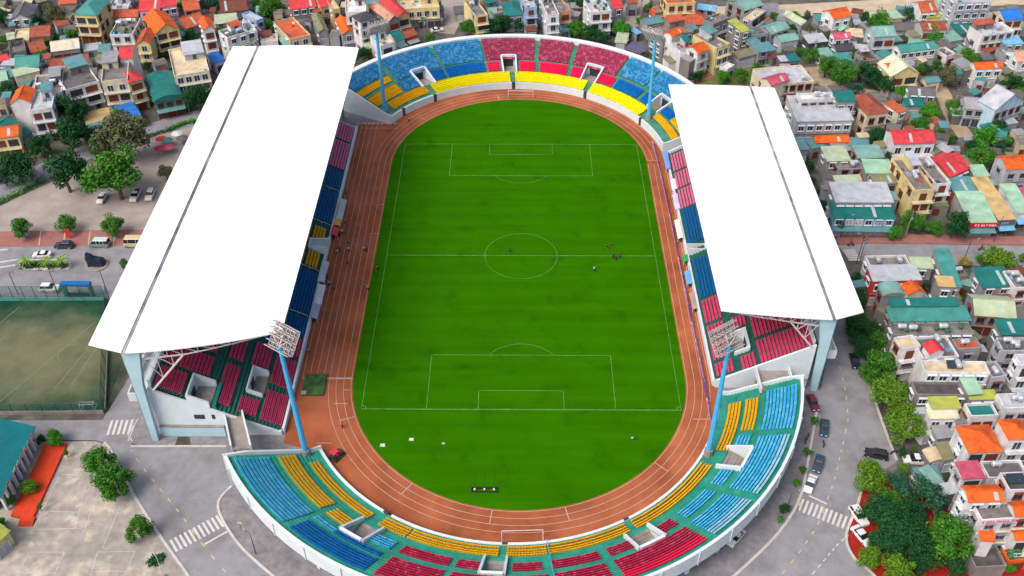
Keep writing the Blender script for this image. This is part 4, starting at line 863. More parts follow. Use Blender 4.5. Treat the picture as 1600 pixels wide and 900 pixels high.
HT = '''
a|455,92|603,98|490,-5|10.5|hip|teal|yellow|br|yellow three storey house under a teal hipped roof
a|865,70|1000,66|865,-30|7|gx|red|lilac||pink house under a bright red roof
a|1003,48|1108,30|1000,-25|7.5|gx|red|lilac||narrow pink house beside the bright red roof
a|968,215|1122,178|960,95|9|gy|orange|yellow|b|yellow house with steep orange roof and balcony
a|685,218|828,214|690,120|10|flat|conc|white|g2|white columned house with plants on its roof
a|848,280|942,276|850,198|8.5|gy|terra|yellow|b|yellow house with terracotta gable facing the big roof
a|632,512|798,492|560,375|11|flat|conc|cream|b2|cream three storey house with blue shop awning
a|742,372|832,366|705,298|12|gx|red|white|n|small red roof perched behind the cream house
a|800,522|900,492|790,452|10|hip|red|beige|b|narrow beige house with red hipped roof
a|412,562|618,505|332,430|9.5|flat|dgrey|white|b|modern white house with dark flat roof and fins
a|205,600|384,576|95,490|9|flat|conc|white|3p|white house with blue tanks on a flat roof
a|182,690|325,672|5,590|11|flat|lgrey|white|b1|tall white corner house with brown windows
a|60,650|190,640|75,568|11.5|gy|orange|white|n|orange gabled attic of the white corner house
a|130,872|206,822|0,740|4.5|gx|dteal|grey||long dark teal roofed hall on the left edge
a|-60,872|118,850|-60,800|7|gx|orange|yellow|b|yellow house with orange porch at the left edge
a|962,650|1150,612|915,492|5.5|arch|dteal|teal|W|dark teal round roofed workshop by the road
a|1088,478|1308,442|1028,315|9|flat|beige|cream|b|cream house with arched roof terrace near the big roof
a|538,782|706,742|512,722|3.2|shed|tan|terra|W|low shop with a tan awning below the modern house
a|762,748|882,712|748,672|3.2|shed|blue|grey|W|small shop under a blue awning
a|88,482|250,442|92,432|5|gx|pale|cream|S|pale yellow roofed shed behind the tank house
a|90,430|246,416|96,356|6|gx|teal|conc||teal gabled house behind the pale shed
a|312,428|560,384|312,375|4|gx|brown|conc||long brown roofed house behind the modern house
a|318,326|500,302|350,260|4|gx|cream|grey|S|cream roofed shed among grey yards
a|182,236|314,226|182,170|4|gx|brown|conc||low brown tiled house by the yellow tower house
a|70,262|180,252|100,184|3.5|flat|beige|beige|n|roofless beige ruin by the brown tiled house
a|60,132|198,122|62,52|5|gy|dgrey|lgrey||grey gabled house in the upper left corner
a|362,28|480,20|362,-25|5|gx|terra|grey||terracotta roof at the top edge left of the yellow tower house
a|672,58|800,52|672,-10|6|flat|lgrey|lgrey||plain grey block right of the yellow tower house
a|682,112|862,106|682,66|5|gx|terra|grey||low terracotta roof behind the columned house
a|1162,182|1296,138|1150,105|5|gx|terra|grey||terracotta roof right of the steep orange roof
a|1266,192|1345,178|1275,122|11|gy|orange|white|b|narrow white house with small orange gable
a|1420,238|1550,198|1388,185|10|flat|black|white|1|white house with black flat roof and blue pool cover
a|1340,152|1482,138|1340,105|5|shed|pale|grey|S|pale green lean-to roof behind the narrow white house
a|1478,282|1600,262|1450,228|6|shed|beige|white||beige shed roof house touching the big roof
a|1536,205|1604,190|1520,130|9|flat|lgrey|white|2|white block with two roof tanks behind the big roof
a|1150,72|1252,56|1150,2|6|gx|terra|grey||terracotta gable at the top edge
a|1380,82|1552,62|1350,0|5|gx|dbrown|conc||dull brown roof at the top edge
a|1340,396|1412,372|1335,340|4|shed|blue|white|S|blue canopy shed hidden beside the big roof
a|28,490|80,480|30,435|3.5|shed|blugrn|grey|S|little blue green lean-to at the left edge
a|62,330|160,312|60,250|4|flat|conc|conc||weathered grey concrete house at the left edge
a|-20,390|60,372|-20,352|4|gx|red|grey||red roofed hut at the left edge
a|192,332|292,312|200,266|3.5|gx|brown|conc|S|small rusty roofed shed
a|900,200|960,195|905,140|5|flat|dgrey|grey||dark grey block beside the columned house
a|610,330|690,322|610,290|3.5|shed|blugrn|grey|S|blue green lean-to by the columned house
a|0,510|50,500|0,455|4|shed|mint|grey|S|mint lean-to at the left edge
a|470,40|640,100|470,40|2|flat|conc|conc|n|x
b|215,62|380,42|190,-20|6|gx|red|conc||red roofed house at the top edge behind the big roof
b|402,48|476,34|385,-20|7|gx|red|tan||tan walled house with small red roof
b|212,248|340,216|90,140|6.5|flat|terra|beige|b|long beige house with terracotta terraces behind the big roof
b|390,205|456,195|300,105|5|gy|olive|grey||long olive roof beside the beige terraced house
b|538,218|622,205|440,132|6|gy|orange|grey|b|grey house with long orange roof
b|632,238|692,226|558,140|5|gy|dteal|grey||long dark teal roof by the orange roof
b|560,80|690,72|530,-5|11|flat|white|white|b|big plain white house behind the far left mast
b|650,142|752,110|628,90|12|hip|black|white||white house with black hipped attic roof by the mast
b|828,134|904,112|755,24|8|gy|salmon|conc|b|faded salmon roofed house behind the mast
b|885,108|966,88|800,0|8|gy|red|tan|b|long red roofed house with yellow end wall
b|876,262|936,242|838,202|4.5|gx|dteal|white|W|teal half of the twin shop roof
b|938,240|1014,216|918,192|4.5|gx|brown|terra|W|maroon half of the twin shop roof
b|890,58|1146,44|880,0|7|flat|beige|yellow|b|long yellow building at the top edge
b|780,285|862,262|760,215|8|flat|beige|white|b|white and yellow columned house behind the far stand
b|1374,104|1450,92|1332,0|8.5|flat|conc|yellow|b|yellow house with grey roof above the far stand
b|1462,130|1522,124|1462,50|4|gx|lteal|grey|S|narrow pale teal roof beside the yellow house
b|1490,92|1600,66|1500,0|6|flat|conc|conc|b|grey concrete house above the far stand
b|692,308|730,300|660,275|4|shed|pale|grey|S|small pale green roof by the far left mast
b|28,262|136,252|28,218|5|flat|beige|white|b|small white arcaded house behind the big roof
b|20,232|102,222|20,195|5|gx|dbrown|grey||dark brown roof behind the arcaded house
b|0,130|46,112|-20,60|7|flat|lgrey|bluew||pale blue house behind the big roof
b|-10,215|46,200|-10,150|5|flat|lgrey|lgrey|1|light grey block with one tank behind the big roof
b|480,60|525,52|480,-10|8|flat|beige|tan|b|tan narrow house at the top edge
b|960,90|1030,82|960,50|3|shed|dgrey|grey|S|dark yard shed by the long yellow building
b|1010,140|1170,128|1010,95|2.6|shed|conc|conc|S|low grey yard roof by the north lane
b|1240,90|1330,84|1240,50|3|shed|dgrey|grey|S|dark shed on the right of the north lane
c|-40,102|80,92|-40,12|6|hip|dteal|grey|b|dark green roofed house above the middle of the far stand
c|84,48|156,42|70,-20|10|flat|lgrey|bluew|b|narrow sky blue house above the far stand
c|222,92|296,86|190,-20|9.5|flat|conc|white|b|narrow white house above the far stand
c|300,72|370,62|290,-20|8|flat|conc|salmon|b|narrow salmon house above the far stand
c|494,78|622,68|470,-10|10|flat|lgrey|white|bg|white house with planted balconies above the far stand
c|968,24|1146,14|980,-40|10|flat|terra|yellow|br|large yellow villa at the top
c|876,112|1062,106|860,55|4|gx|terra|terra||low orange tiled roof before the yellow villa
c|1062,172|1252,146|1150,72|4|hip|terra|terra||orange tiled courtyard roof right of the villa
c|1150,60|1270,75|1160,30|5|shed|lblue|grey|S|light blue lean-to by the yellow villa
c|948,236|1138,196|928,150|9|flat|conc|conc|b1|grey house with terrace behind the far right mast
c|1002,232|1080,196|982,190|10.2|gx|orange|white|n|orange attic roof on the terrace by the mast
c|1060,334|1150,318|1100,252|8|flat|grey|white|b|white house with planted balcony behind the right roof
c|1164,338|1238,306|1132,276|9.5|gx|orange|white||white house with one bright orange roof
c|1282,302|1364,272|1190,200|9.5|flat|conc|yellow|b1|yellow ended terraced house
c|1438,205|1492,190|1358,142|9|shed|lime|conc||grey house under a lime green roof
c|1540,332|1610,318|1490,250|5|shed|blugrn|grey||blue green roof above the rough grass
c|1418,368|1530,340|1400,330|4|shed|olive|grey|S|olive roof above the rough grass
c|1450,72|1572,32|1370,0|5.5|gx|lteal|grey||pale teal roof right of the villa
c|1500,132|1592,66|1440,100|6|flat|beige|grey|b|grey house with beige flat roof
c|640,264|716,272|665,212|3|shed|pale|conc|S|pale yellow green hut before the far stand
c|700,304|800,338|742,266|2.6|shed|purple|grey|S|purple grey tarpaulin shed by the far right mast
c|1350,432|1392,404|1340,385|4|flat|white|white||little white house on the lane
c|1508,222|1602,205|1508,170|7|flat|dgrey|grey|b|dark grey concrete house right of the lime roof
c|230,198|372,190|230,162|3|shed|teal|grey|S|teal lean-to below the narrow white house
c|90,200|160,195|90,160|3|shed|dbrown|grey|S|rusty lean-to below the sky blue house
c|840,160|950,140|850,110|4|gx|blugrn|grey||blue grey roof behind the far right mast
c|1090,200|1170,180|1090,165|6|shed|blugrn|grey|S|teal strip roof behind the orange attic
c|1260,150|1360,110|1270,90|8|flat|conc|conc|b|raw concrete house below the villa
c|780,215|810,205|765,175|3|shed|lblue|grey|S|tiny blue shed left of the far right mast
c|640,60|700,50|640,-10|6|gx|red|grey|S|red hut beside the planted balcony house
c|720,20|790,20|720,-20|5|gx|brown|grey||brown roof on the lane at the top
d|412,122|526,98|366,64|8|gx|orange|white||white house with big orange roof at the top right
d|208,162|266,146|120,85|5|gy|pale|grey||long pale green roof near the sandy road
d|292,132|382,136|240,84|4|gx|black|grey||black roofed house near the sandy road
d|312,136|382,128|300,100|5|shed|teal|grey|S|teal lean-to left of the big orange roof
d|18,218|138,176|20,148|6|gx|lteal|grey||pale teal gabled house near the right roof
d|80,266|196,246|80,215|5|gx|lteal|lgrey|b|pale teal house with yellow awning
d|450,196|522,190|420,138|4|gy|mint|grey||mint roof below the big orange roof
d|414,246|526,240|410,206|6|gx|pink|white||white house with pink roof
d|254,272|380,258|245,225|5|shed|lgrey|black||grey metal roof over dark walls
d|664,232|806,226|640,165|8|gx|lteal|lgrey|b|large pale house with pale teal roof and balcony
d|830,332|1062,304|800,282|6|gx|teal|white||long bright teal roof over a white house
d|770,482|950,462|735,390|7|gy|cream|yellow|b|yellow villa with white gables in the trees
d|750,430|815,425|750,395|7.6|gx|orange|yellow|n|orange roof corner of the villa in the trees
d|840,542|942,522|842,500|3|shed|teal|grey|S|teal porch roof before the gabled villa
d|965,192|1122,186|960,136|7|gx|brown|lgrey|b|grey house with brown red roof
d|990,112|1090,106|975,80|5|gx|lime|yellow|W|lime yellow roofed shop
d|958,78|1062,72|930,12|7|gx|terra|white||orange red roof above the lime yellow shop
d|1180,20|1400,10|1130,-60|13|flat|lgrey|lgrey||tall grey apartment block at the top right
d|1200,218|1312,206|1165,160|5|shed|dteal|grey||dark teal flat roof below the apartment block
d|1478,132|1602,122|1450,62|9|gx|blue|cream|br|cream house under a vivid blue roof
d|1340,222|1542,194|1320,156|9|flat|lgrey|white|2|white block with roof tanks left of the vivid blue roof
d|1478,282|1604,276|1470,236|6|shed|lblue|grey||light blue roof on the right edge
d|1258,276|1342,266|1245,225|4|gx|dbrown|grey||maroon roof below the white block
d|1380,332|1432,304|1400,272|4|shed|brown|grey|S|red rusty shed at the right
d|1298,432|1478,426|1300,388|7|gx|orange|white||white house with wide orange roof band
d|1565,392|1660,386|1550,312|6|gx|salmon|white||white house with dusty pink roof on the right edge
d|1228,680|1418,696|1220,602|6|gx|grey|lgrey||wide grey roof left of the pale blue gable
d|1422,692|1610,630|1430,590|8|gy|lgrey|sky|r|pale blue gabled house with red windows
d|620,722|762,702|560,592|8|hip|brown|cream|r|cream house with mottled brown roof
d|818,712|872,692|788,632|6|shed|terra|cream||terracotta side roof by the mottled brown roof
d|880,602|1052,612|900,540|5|gx|dgrey|grey||dark grey roof with a red ridge
d|860,664|992,668|850,620|4|shed|dteal|grey|S|dark teal lean-to below the dark grey roof
d|-20,532|290,506|10,420|10|flat|lgrey|cream|1|tall cream house behind the right roof
d|20,536|140,500|10,474|11|gx|pink|cream|n|pink attic roof of the tall cream house
d|180,762|540,752|195,622|8|shed|lgrey|lgrey||broad grey sheet roof beside the right roof
d|200,622|430,612|205,582|11|flat|white|white|2|white top floor behind the broad grey roof
d|432,636|560,630|430,582|11|shed|dteal|grey|b|teal topped tower floor behind the broad grey roof
d|180,806|480,796|190,768|5|shed|dteal|grey|S|teal strip roof before the broad grey roof
d|295,896|515,890|300,846|4|gx|orange|grey||orange tile strip below the teal strip roof
d|786,902|1052,896|785,812|7|gx|red|white|b|white house under a wide scarlet roof
d|990,522|1082,512|1000,480|4|gx|blugrn|cream||blue grey hut right of the gabled villa
d|130,388|208,378|130,345|3.5|shed|dteal|grey|S|dark teal hut near the tall cream house
d|440,388|536,382|445,340|4|shed|teal|grey|S|teal hut among the dark trees
d|430,322|542,312|420,275|3.5|gx|black|grey||black tiled hut below the pink roof
d|1140,262|1226,246|1130,205|4.5|shed|lteal|grey|S|pale teal hut below the dark teal flat roof
d|1390,842|1520,806|1400,770|3|shed|dteal|grey|S|dark green porch before the pale blue gable
d|790,192|922,192|780,142|4|gx|dgrey|grey||broad charcoal roof above the teal house
d|-10,330|60,310|-10,270|4|shed|blugrn|grey|S|blue green shed beside the right roof
d|340,360|420,350|340,310|4|shed|lteal|grey|S|pale teal shed among the trees
d|740,375|800,350|730,315|4|shed|teal|grey|S|teal shed left of the long teal roof
d|600,380|700,370|600,320|4|flat|conc|grey||grey concrete house left of the long teal roof
d|1120,350|1180,335|1110,290|4|flat|conc|white||little white concrete house right of the long teal roof
d|1485,350|1560,340|1480,300|5|flat|dgrey|grey||dark flat roof on the right edge
d|640,110|750,105|640,70|4|gx|pale|grey||pale yellow roof beside the sandy road
d|780,120|850,110|780,75|5|shed|mint|yellow|S|mint shed behind the dark round tree
d|1090,60|1150,40|1000,-5|6|gx|mint|white||mint gabled roof at the top edge
d|1180,470|1235,460|1180,440|4|shed|teal|grey|S|teal hut left of the wide orange band roof
r|368,112|522,106|345,30|6|shed|pale|grey||pale green back roof beside the right roof
r|440,160|600,155|440,112|5.5|flat|conc|grey|2|grey gap roof with tanks between the pale roofs
r|610,182|788,186|600,105|6.5|shed|mint|grey||mint ridged roof behind the grey shed roof
r|424,246|596,240|420,202|6.5|shed|pale|grey||long pale green roof before the mint ridge
r|664,252|818,248|665,196|6.5|shed|olive|grey|b|greyish green roof left of the cream corner building
r|560,90|730,85|555,20|6|shed|lteal|grey||pale blue green back roof beside the trees
r|420,366|790,366|440,256|7.5|shed|lgrey|grey||wide grey sheet roof above the street
r|408,468|802,474|415,372|5.5|shed|dteal|bluew|W|wide dark teal shop roof on the street
r|918,292|1046,284|778,88|10|flat|conc|yellow|br2|tall cream corner building with brown bands
r|1050,252|1146,244|925,82|8.8|flat|conc|white|b2|narrow white house joined to the cream corner building
r|1140,212|1268,152|1030,82|7|gx|red|terra||large scarlet orange roof behind the corner building
r|1162,306|1318,300|1160,218|6|shed|blugrn|brown||blue green roof with red edge
r|1260,492|1436,490|1150,322|5|shed|mint|grey|Wn|long mint roof with a red signboard front
r|1440,478|1552,470|1320,242|5|shed|tan|black|W|long tan roofed shop with dark signboard
r|1556,436|1660,432|1440,276|5|shed|mint|white|W|mint roofed shop on the right edge
r|1290,205|1390,200|1290,140|5|shed|mint|grey|S|pale mint roof behind the blue green roof
r|1490,162|1660,152|1490,72|8|gx|orange|lgrey||grey house with bright orange roof on the right edge
r|1590,342|1680,340|1530,282|5|shed|pink|white||pink roof on the right edge
r|636,762|890,756|615,700|7|flat|conc|white|2|grey flat roof with two tanks south of the street
r|655,862|965,852|685,772|7.5|shed|lgrey|red||grey sheet roof with red edge south of the street
r|900,776|1040,780|890,712|6.5|shed|pale|grey|S|pale green roof south of the street
r|1112,892|1216,896|985,676|7|shed|teal|grey||tall slanting teal roof south of the street
r|1340,902|1545,892|1255,790|6|shed|dteal|grey||dark teal sheet roof by the bright street tree
r|1180,830|1250,820|1180,770|5|flat|conc|conc|1|raw concrete house between two teal roofs
r|1545,900|1640,895|1545,790|7|flat|conc|white|2|white house with tanks at the right edge
r|200,40|260,35|200,-20|5|shed|blugrn|grey|S|blue green shed squeezed against the right roof
q|720,136|862,130|710,62|7|arch|lteal|grey||pale teal rounded roof near the right roof corner
q|874,128|986,112|850,62|8|gy|orange|cream||small vivid orange gable south of the street
q|1062,72|1176,78|1045,12|7.5|shed|tan|grey||square tan roof terrace
q|768,290|1275,284|750,205|9|shed|teal|conc||broad teal hipped awning roof over a grey block
q|768,196|1198,192|762,148|10|shed|dteal|conc||dark teal roof behind the broad teal roof
q|1290,252|1556,272|1205,112|6|gx|pale|grey||broad pale green roof right of the teal roofs
q|1460,376|1660,372|1392,285|8|shed|dteal|conc|b|dark teal canopy roof on the right edge
q|1470,474|1660,472|1450,392|9|flat|dgrey|lgrey|3|light grey block with tanks under the teal canopy
q|790,378|1290,368|770,305|8.5|flat|conc|conc|3g|long grey roof terrace with plants and tanks
q|838,462|958,444|815,386|9.5|flat|beige|white|b|white house with open beige terrace
q|968,522|1194,508|955,386|9|flat|dgrey|white|2|dark terrace house with a red dormer
q|1010,498|1114,482|985,432|10.5|gy|red|white|n|small scarlet dormer roof on the dark terrace
q|1190,462|1340,452|1190,396|8|flat|terra|grey|1|grey house with brick red terrace
q|980,606|1390,612|960,532|9.5|flat|beige|white|1p|long white house with tan flat roof
q|930,746|1252,748|902,664|7|flat|black|conc||long house with blackened flat roof
q|1025,836|1212,832|1020,766|7.5|shed|lime|white|b|white house with lime green roof
q|1010,900|1200,896|1010,848|6.5|shed|cream|white|b|cream roofed house below the lime roof
q|1270,882|1442,876|1248,802|8|flat|dteal|white|b|white house with teal roof deck
q|1480,834|1660,826|1465,742|8|flat|lgrey|white|2|white house with two tanks on the right edge
q|1580,565|1680,562|1535,495|10|flat|lgrey|white|b|tall white house on the right edge above the teal deck
q|1400,642|1492,632|1382,542|8|flat|conc|lgrey|1|light grey house right of the tan flat roof
q|1398,166|1530,158|1394,130|5|gx|brown|grey|S|brick red shed below the dark teal sheet roof
q|1250,748|1350,740|1235,645|8|shed|mint|conc|S|mint rooftop room beside the blackened roof
q|1260,780|1440,775|1255,752|7|shed|lime|grey|S|lime strip roof above the teal deck
s|1152,196|1356,188|1112,36|9.5|hip|orange|white|b|white house with broad orange roof and skylight
s|1380,122|1520,116|1360,0|12|hip|orange|white|b|tall white house with orange roof on the right edge
s|1118,348|1252,338|1085,252|10|shed|pink|white|b|white house with pink sheet roof
s|1266,338|1500,330|1225,242|9|flat|dgrey|white|1|house with stained dark grey roof at lower right
s|1150,482|1362,474|1100,382|12|gx|orange|white||long orange roof of the hotel on the lower right
s|1226,582|1446,566|1196,484|10.5|flat|conc|white||white hotel terrace with pink lettering
s|1386,408|1520,402|1335,306|13|flat|black|white|p|tall white stair tower with black flat roof
s|1420,562|1520,556|1372,472|11|gx|orange|white||orange roof right of the hotel terrace
s|1420,698|1520,692|1402,632|7|gx|orange|white|b|small orange porch roof at the lower right edge
s|1385,816|1500,802|1358,752|3.4|flat|olive|orange|g|orange planter box building at the lower right edge
s|1192,852|1372,842|1172,732|3.4|flat|black|conc|n|low black speckled flat roof below the hotel
s|868,362|1005,342|838,286|4|shed|blugrn|grey|S|grey teal garage roof by the parked pickup
s|1000,440|1058,410|962,250|4.5|shed|lteal|grey|S|pale teal garage roof beside the pink roof house
s|970,116|1066,106|950,42|4|shed|grey|grey|S|corrugated grey roof by the white house
s|1008,238|1122,226|990,140|4|shed|olive|grey|S|olive garage roof below the skylight house
s|928,252|1040,236|905,176|3|arch|beige|conc|S|beige round carport on the side street
s|890,98|958,82|880,36|3|shed|cream|white|S|cream awning over the side street
s|1190,560|1222,700|1150,470|7.5|shed|orange|white|n|orange eave strip along the hotel side
'''
for row in HT.strip().split('\n'):
    k = row.split('|')
    if k[9] == 'x': continue
    p2 = lambda s: tuple(float(v) for v in s.split(','))
    house(k[0], p2(k[1]), p2(k[2]), p2(k[3]), float(k[4]), k[5], k[6], k[7], k[8], k[9])

# signboards with their lettering (illegible in the photo: only the rhythm of the marks)
def find(lb): return [x for x in HOUSES if x[0] == lb][0]
def signboard(lb, x0, x1, z0, z1, y, board, ink, groups, side=None):
    root = find(lb)[2]; rnd = random.Random(5); b = MB(); b.box(x0, x1, y-.14, y, z0, z1)
    s = b.build('signboard', mat('sign_'+board[1:], board, rough=.5, var=.06), root); b = MB(); hh = z1-z0
    for g0, g1 in groups:
        x = x0+(x1-x0)*g0; xe = x0+(x1-x0)*g1
        while x < xe:
            wd = hh*rnd.uniform(.3, .42); a, c = z0+hh*.25, z0+hh*.75; t = hh*.1
            b.box(x, x+t, y-.165, y-.142, a, c)
            if rnd.random() < .7: b.box(x+wd-t, x+wd, y-.165, y-.142, a, c)
            k = rnd.randrange(3)
            if k != 0: b.box(x+t, x+wd-t, y-.165, y-.142, c-t, c)
            if k != 1: b.box(x+t, x+wd-t, y-.165, y-.142, a, a+t)
            b.box(x+t, x+wd-t, y-.165, y-.142, (a+c)/2-t/2, (a+c)/2+t/2); x += wd+hh*.16
    b.build('lettering', mat('ink_'+ink[1:], ink, rough=.5, var=.04), s)
lb = 'long mint roof with a red signboard front'; w_ = find(lb)[3]; signboard(lb, -w_*.5, w_*.5, 3.7, 5.05, -.2, '#e8102c', '#ffe9ea', [(.2, .38), (.42, .66), (.7, .9)])
lb = 'long tan roofed shop with dark signboard'; w_ = find(lb)[3]; signboard(lb, -w_*.5, w_*.45, 3.6, 4.9, -.2, '#5c6674', '#a9c4da', [(.2, .6)])
lb = 'wide dark teal shop roof on the street'; w_ = find(lb)[3]; signboard(lb, -w_*.3, -w_*.02, 3.55, 5.0, .1, '#e4e0e6', '#3a8a8a', [(.1, .4), (.5, .85)]); signboard(lb, w_*.2, w_*.36, 3.6, 4.8, .1, '#b9bcd6', '#4a4c78', [(.3, .7)])
lb = 'white hotel terrace with pink lettering'; w_ = find(lb)[3]; signboard(lb, -w_*.5, w_*.5, 9.2, 10.6, .1, '#f6eef4', '#d8387c', [(.04, .16), (.22, .42), (.48, .95)])
# low sheds and lean-tos that fill the yards between the houses
def inside(p, r):
    for lb, q, root, w_, d_, h_ in HOUSES:
        v = Matrix.Rotation(-root.rotation_euler.z, 3, 'Z') @ (Vector((p.x, p.y, 0))-root.location)
        if -w_/2-r < v.x < w_/2+r and -r < v.y < d_+r: return True
    return False
AVOID = [(q, 6.5) for q in rv]+[(q, 7) for q in smooth(wp([(1100, 20), (1220, 17), (1340, 11), (1440, 5), (1620, -3)]))]+[(q, 5) for q in smooth(wp([(1265, 105), (1290, 130), (1330, 142), (1370, 150)]))+smooth(wp([(1462, 130), (1475, 150), (1490, 185), (1510, 215)]))+smooth(wp([(690, 52), (702, 30), (708, 5), (712, -30)]))+smooth(wp([(985, 42), (985, 20), (1000, 0)]))+smooth(wp([(1060, 135), (1110, 116), (1150, 100), (1200, 80)]))]
def rel_words(p, z, used): 
    d = Vector((p.x, p.y, z))-CAMP; k = d.dot(FW); x, y = 800+FPX*d.dot(RT)/k, 450-FPX*d.dot(UP)/k; c = []
    for lb, q, root, w_, d_, h_ in HOUSES[:NAMED]:
        e = Vector((q.x, q.y, h_))-CAMP; k2 = e.dot(FW); c.append(((800+FPX*e.dot(RT)/k2-x)**2+(450-FPX*e.dot(UP)/k2-y)**2*2, lb, 800+FPX*e.dot(RT)/k2, 450-FPX*e.dot(UP)/k2))
    c = [k for k in c if len(k[1].split()) <= 9]; c.sort()
    for dd, lb, X, Y in c[:12]:
        dx, dy = x-X, y-Y; rel = ('right of the' if dx > 0 else 'left of the') if abs(dx) > abs(dy)*1.1 else ('in front of the' if dy > 0 else 'behind the')
        if (rel, lb) not in used: used.add((rel, lb)); return rel+' '+lb
    return 'near the '+c[0][1]
NAMED = len(HOUSES); FU = set(); rf = random.Random(21)
ZONES = [(0, 0, 420, 175, 70, lambda x, y: y < 232-x*.28 and not (x > 300 and y > 60)), (420, 0, 640, 70, 20, lambda x, y: True), (640, 0, 1060, 44, 30, lambda x, y: True), (1040, 20, 1600, 335, 130, lambda x, y: x > 1215+(y-140)*.42 or y < 128), (1350, 442, 1600, 730, 60, lambda x, y: x > 1360+max(0, y-520)*.3)]
NAMES = dict(conc='grey concrete', dgrey='charcoal', lgrey='pale grey', blugrn='blue green', dbrown='dark brown', teal='teal', brown='rust brown', lteal='pale teal', grey='grey', black='blackened', olive='olive', beige='beige')
for zx0, zy0, zx1, zy1, num, ok in ZONES:
    got = 0
    for _ in range(num*14):
        if got >= num: break
        x, y = rf.uniform(zx0, zx1), rf.uniform(zy0, zy1)
        if not ok(x, y): continue
        p = at(x, y, 1.5); rr = rf.uniform(1.5, 3.0)
        if inside(p, rr*.72) or any((Vector(q)-Vector((p.x, p.y))).length < r+rr for q, r in AVOID) or abs(p.x) < 84 and abs(p.y) < 108: continue
        c = rf.choice('conc conc dgrey dgrey lgrey blugrn dbrown teal brown lteal grey black olive beige'.split()); h = rf.uniform(2.4, 4.2); w_ = rr*rf.uniform(1.3, 2.2); d_ = rr*rf.uniform(1.3, 2.0); yaw = rf.choice((0, 0, .3, -.4, .15, -.15, .6))
        root = thing('shed', f'{NAMES[c]} shed '+rel_words(p, 2, FU), 'shed', (p.x, p.y, 0), yaw)
        b = MB(); b.box(-w_/2+.1, w_/2-.1, .1, d_-.1, 0, h-.1); b.build('wall', wmat(rf.choice(('conc', 'grey', 'dgrey', 'lgrey', 'beige'))), root)
        rs = rf.uniform(.1, .6); b = MB(); P = [(-w_/2, 0, h), (w_/2, 0, h), (w_/2, d_, h+rs), (-w_/2, d_, h+rs)]
        b.hexa([(a, q, z-.12) for a, q, z in P], P); b.hexa([(-w_/2+.1, d_-.3, h-.2), (w_/2-.1, d_-.3, h-.2), (w_/2-.1, d_-.1, h-.2), (-w_/2+.1, d_-.1, h-.2)], [(-w_/2+.1, d_-.3, h+rs-.13), (w_/2-.1, d_-.3, h+rs-.13), (w_/2-.1, d_-.1, h+rs-.12), (-w_/2+.1, d_-.1, h+rs-.12)])
        b.build('roof', rmat(c, 'shed' if c not in ('conc', 'dgrey', 'black', 'beige') else 'flat'), root)
        if rf.random() < .6: link('door', window_mesh(min(1.4, w_*.5), 1.9, rf.choice('gb'), 'shut'), root, (rf.uniform(-.2, .2)*w_, .1, .1))
        HOUSES.append(('', Vector((p.x, p.y, 0)), root, w_, d_, h)); got += 1

# ---------------------------------------------------------------- school on the left
def school():
    h = 5.2; a = at(3, 655+435/3.6725, h); b_ = at(200/3.6725, 655+50/3.6725, h); u = (b_-a); w = u.length; u /= w; yaw = math.atan2(u.y, u.x)
    root = thing('school_building', 'long teal roofed school building with white arcade on the left edge', 'school', (a.x, a.y, 0), yaw)
    dp = 14
    b = MB(); b.box(0, w, 2.6, dp, 0, h-.3); b.build('wall', wmat('cream'), root)
    b = MB(); b.hexa([(-.6, 0, h-.15), (w+.4, 0, h-.15), (w+.4, dp/2, h+2.6), (-.6, dp/2, h+2.6)], [(-.6, 0, h), (w+.4, 0, h), (w+.4, dp/2, h+2.75), (-.6, dp/2, h+2.75)])
    b.hexa([(-.6, dp/2, h+2.6), (w+.4, dp/2, h+2.6), (w+.4, dp, h-.15), (-.6, dp, h-.15)], [(-.6, dp/2, h+2.75), (w+.4, dp/2, h+2.75), (w+.4, dp, h), (-.6, dp, h)])
    b.build('roof', mat('roof_metal_school', '#138287', rough=.45, var=.1, scale=.4, bump=.5, kind='corr'), root)
    b = MB(); b.box(-.3, w+.2, .35, .7, h-1.0, h-.2)
    b.build('arcade_beam', M['white'], root)
    n = 9
    for i in range(n+1):
        x = (w-.5)*i/n; b = MB(); b.box(x, x+.5, .35, .85, .6, h-1.0); b.build('pillar', M['white'], root)
    for i in range(n):
        x = (w-.5)*(i+.5)/n; link('window' if i % 2 else 'door', window_mesh(1.5, 1.4 if i % 2 else 2.2, 'b', 'win' if i % 2 else 'shut'), root, (x+.2, 2.6, 1.6 if i % 2 else .65))
    for i in range(8):
        c = ('red', 'blue', 'yellow', 'mint', 'pink', 'orange', 'lblue', 'red')[i]; x = w*(.12+.1*i); b = MB(); b.hexa([(x, -.1, h+.05), (x+.7, -.1, h+.05), (x+.7, -.02, h+.05), (x, -.02, h+.05)], [(x+.1, -.5, h+1.0), (x+.6, -.5, h+1.0), (x+.6, -.42, h+1.0), (x+.1, -.42, h+1.0)]); b.build('flag', wmat(c), root)
    P = [at(655*0+p[0]/3.6725, 655+p[1]/3.6725, .6) for p in ((60, 552), (182, 580), (384, 140), (258, 140))]
    b = MB(); b.prism([(p.x, p.y) for p in P], .12, .62); o = b.build('porch_platform', mat('red_tiles', '#e0451c', rough=.7, var=.12, scale=.8))
    tag(o, 'long bright red tiled platform along the school arcade', 'platform')
    q = at(160/3.6725, 655+575/3.6725, .3); b = MB()
    for i in range(3): b.box(q.x-1.4, q.x+1.4, q.y-1.5+.4*i, q.y+.4, .12, .3+.14*i)
    tag(b.build('steps', mat('red_tiles', '#e0451c')), 'three red steps at the near end of the school platform', 'steps')
school()
house('m', (-60, 760), (62, 640), (-120, 560), 4, 'gx', 'lime', 'yellow', 'b', 'small yellow house at the lower left edge below the school')

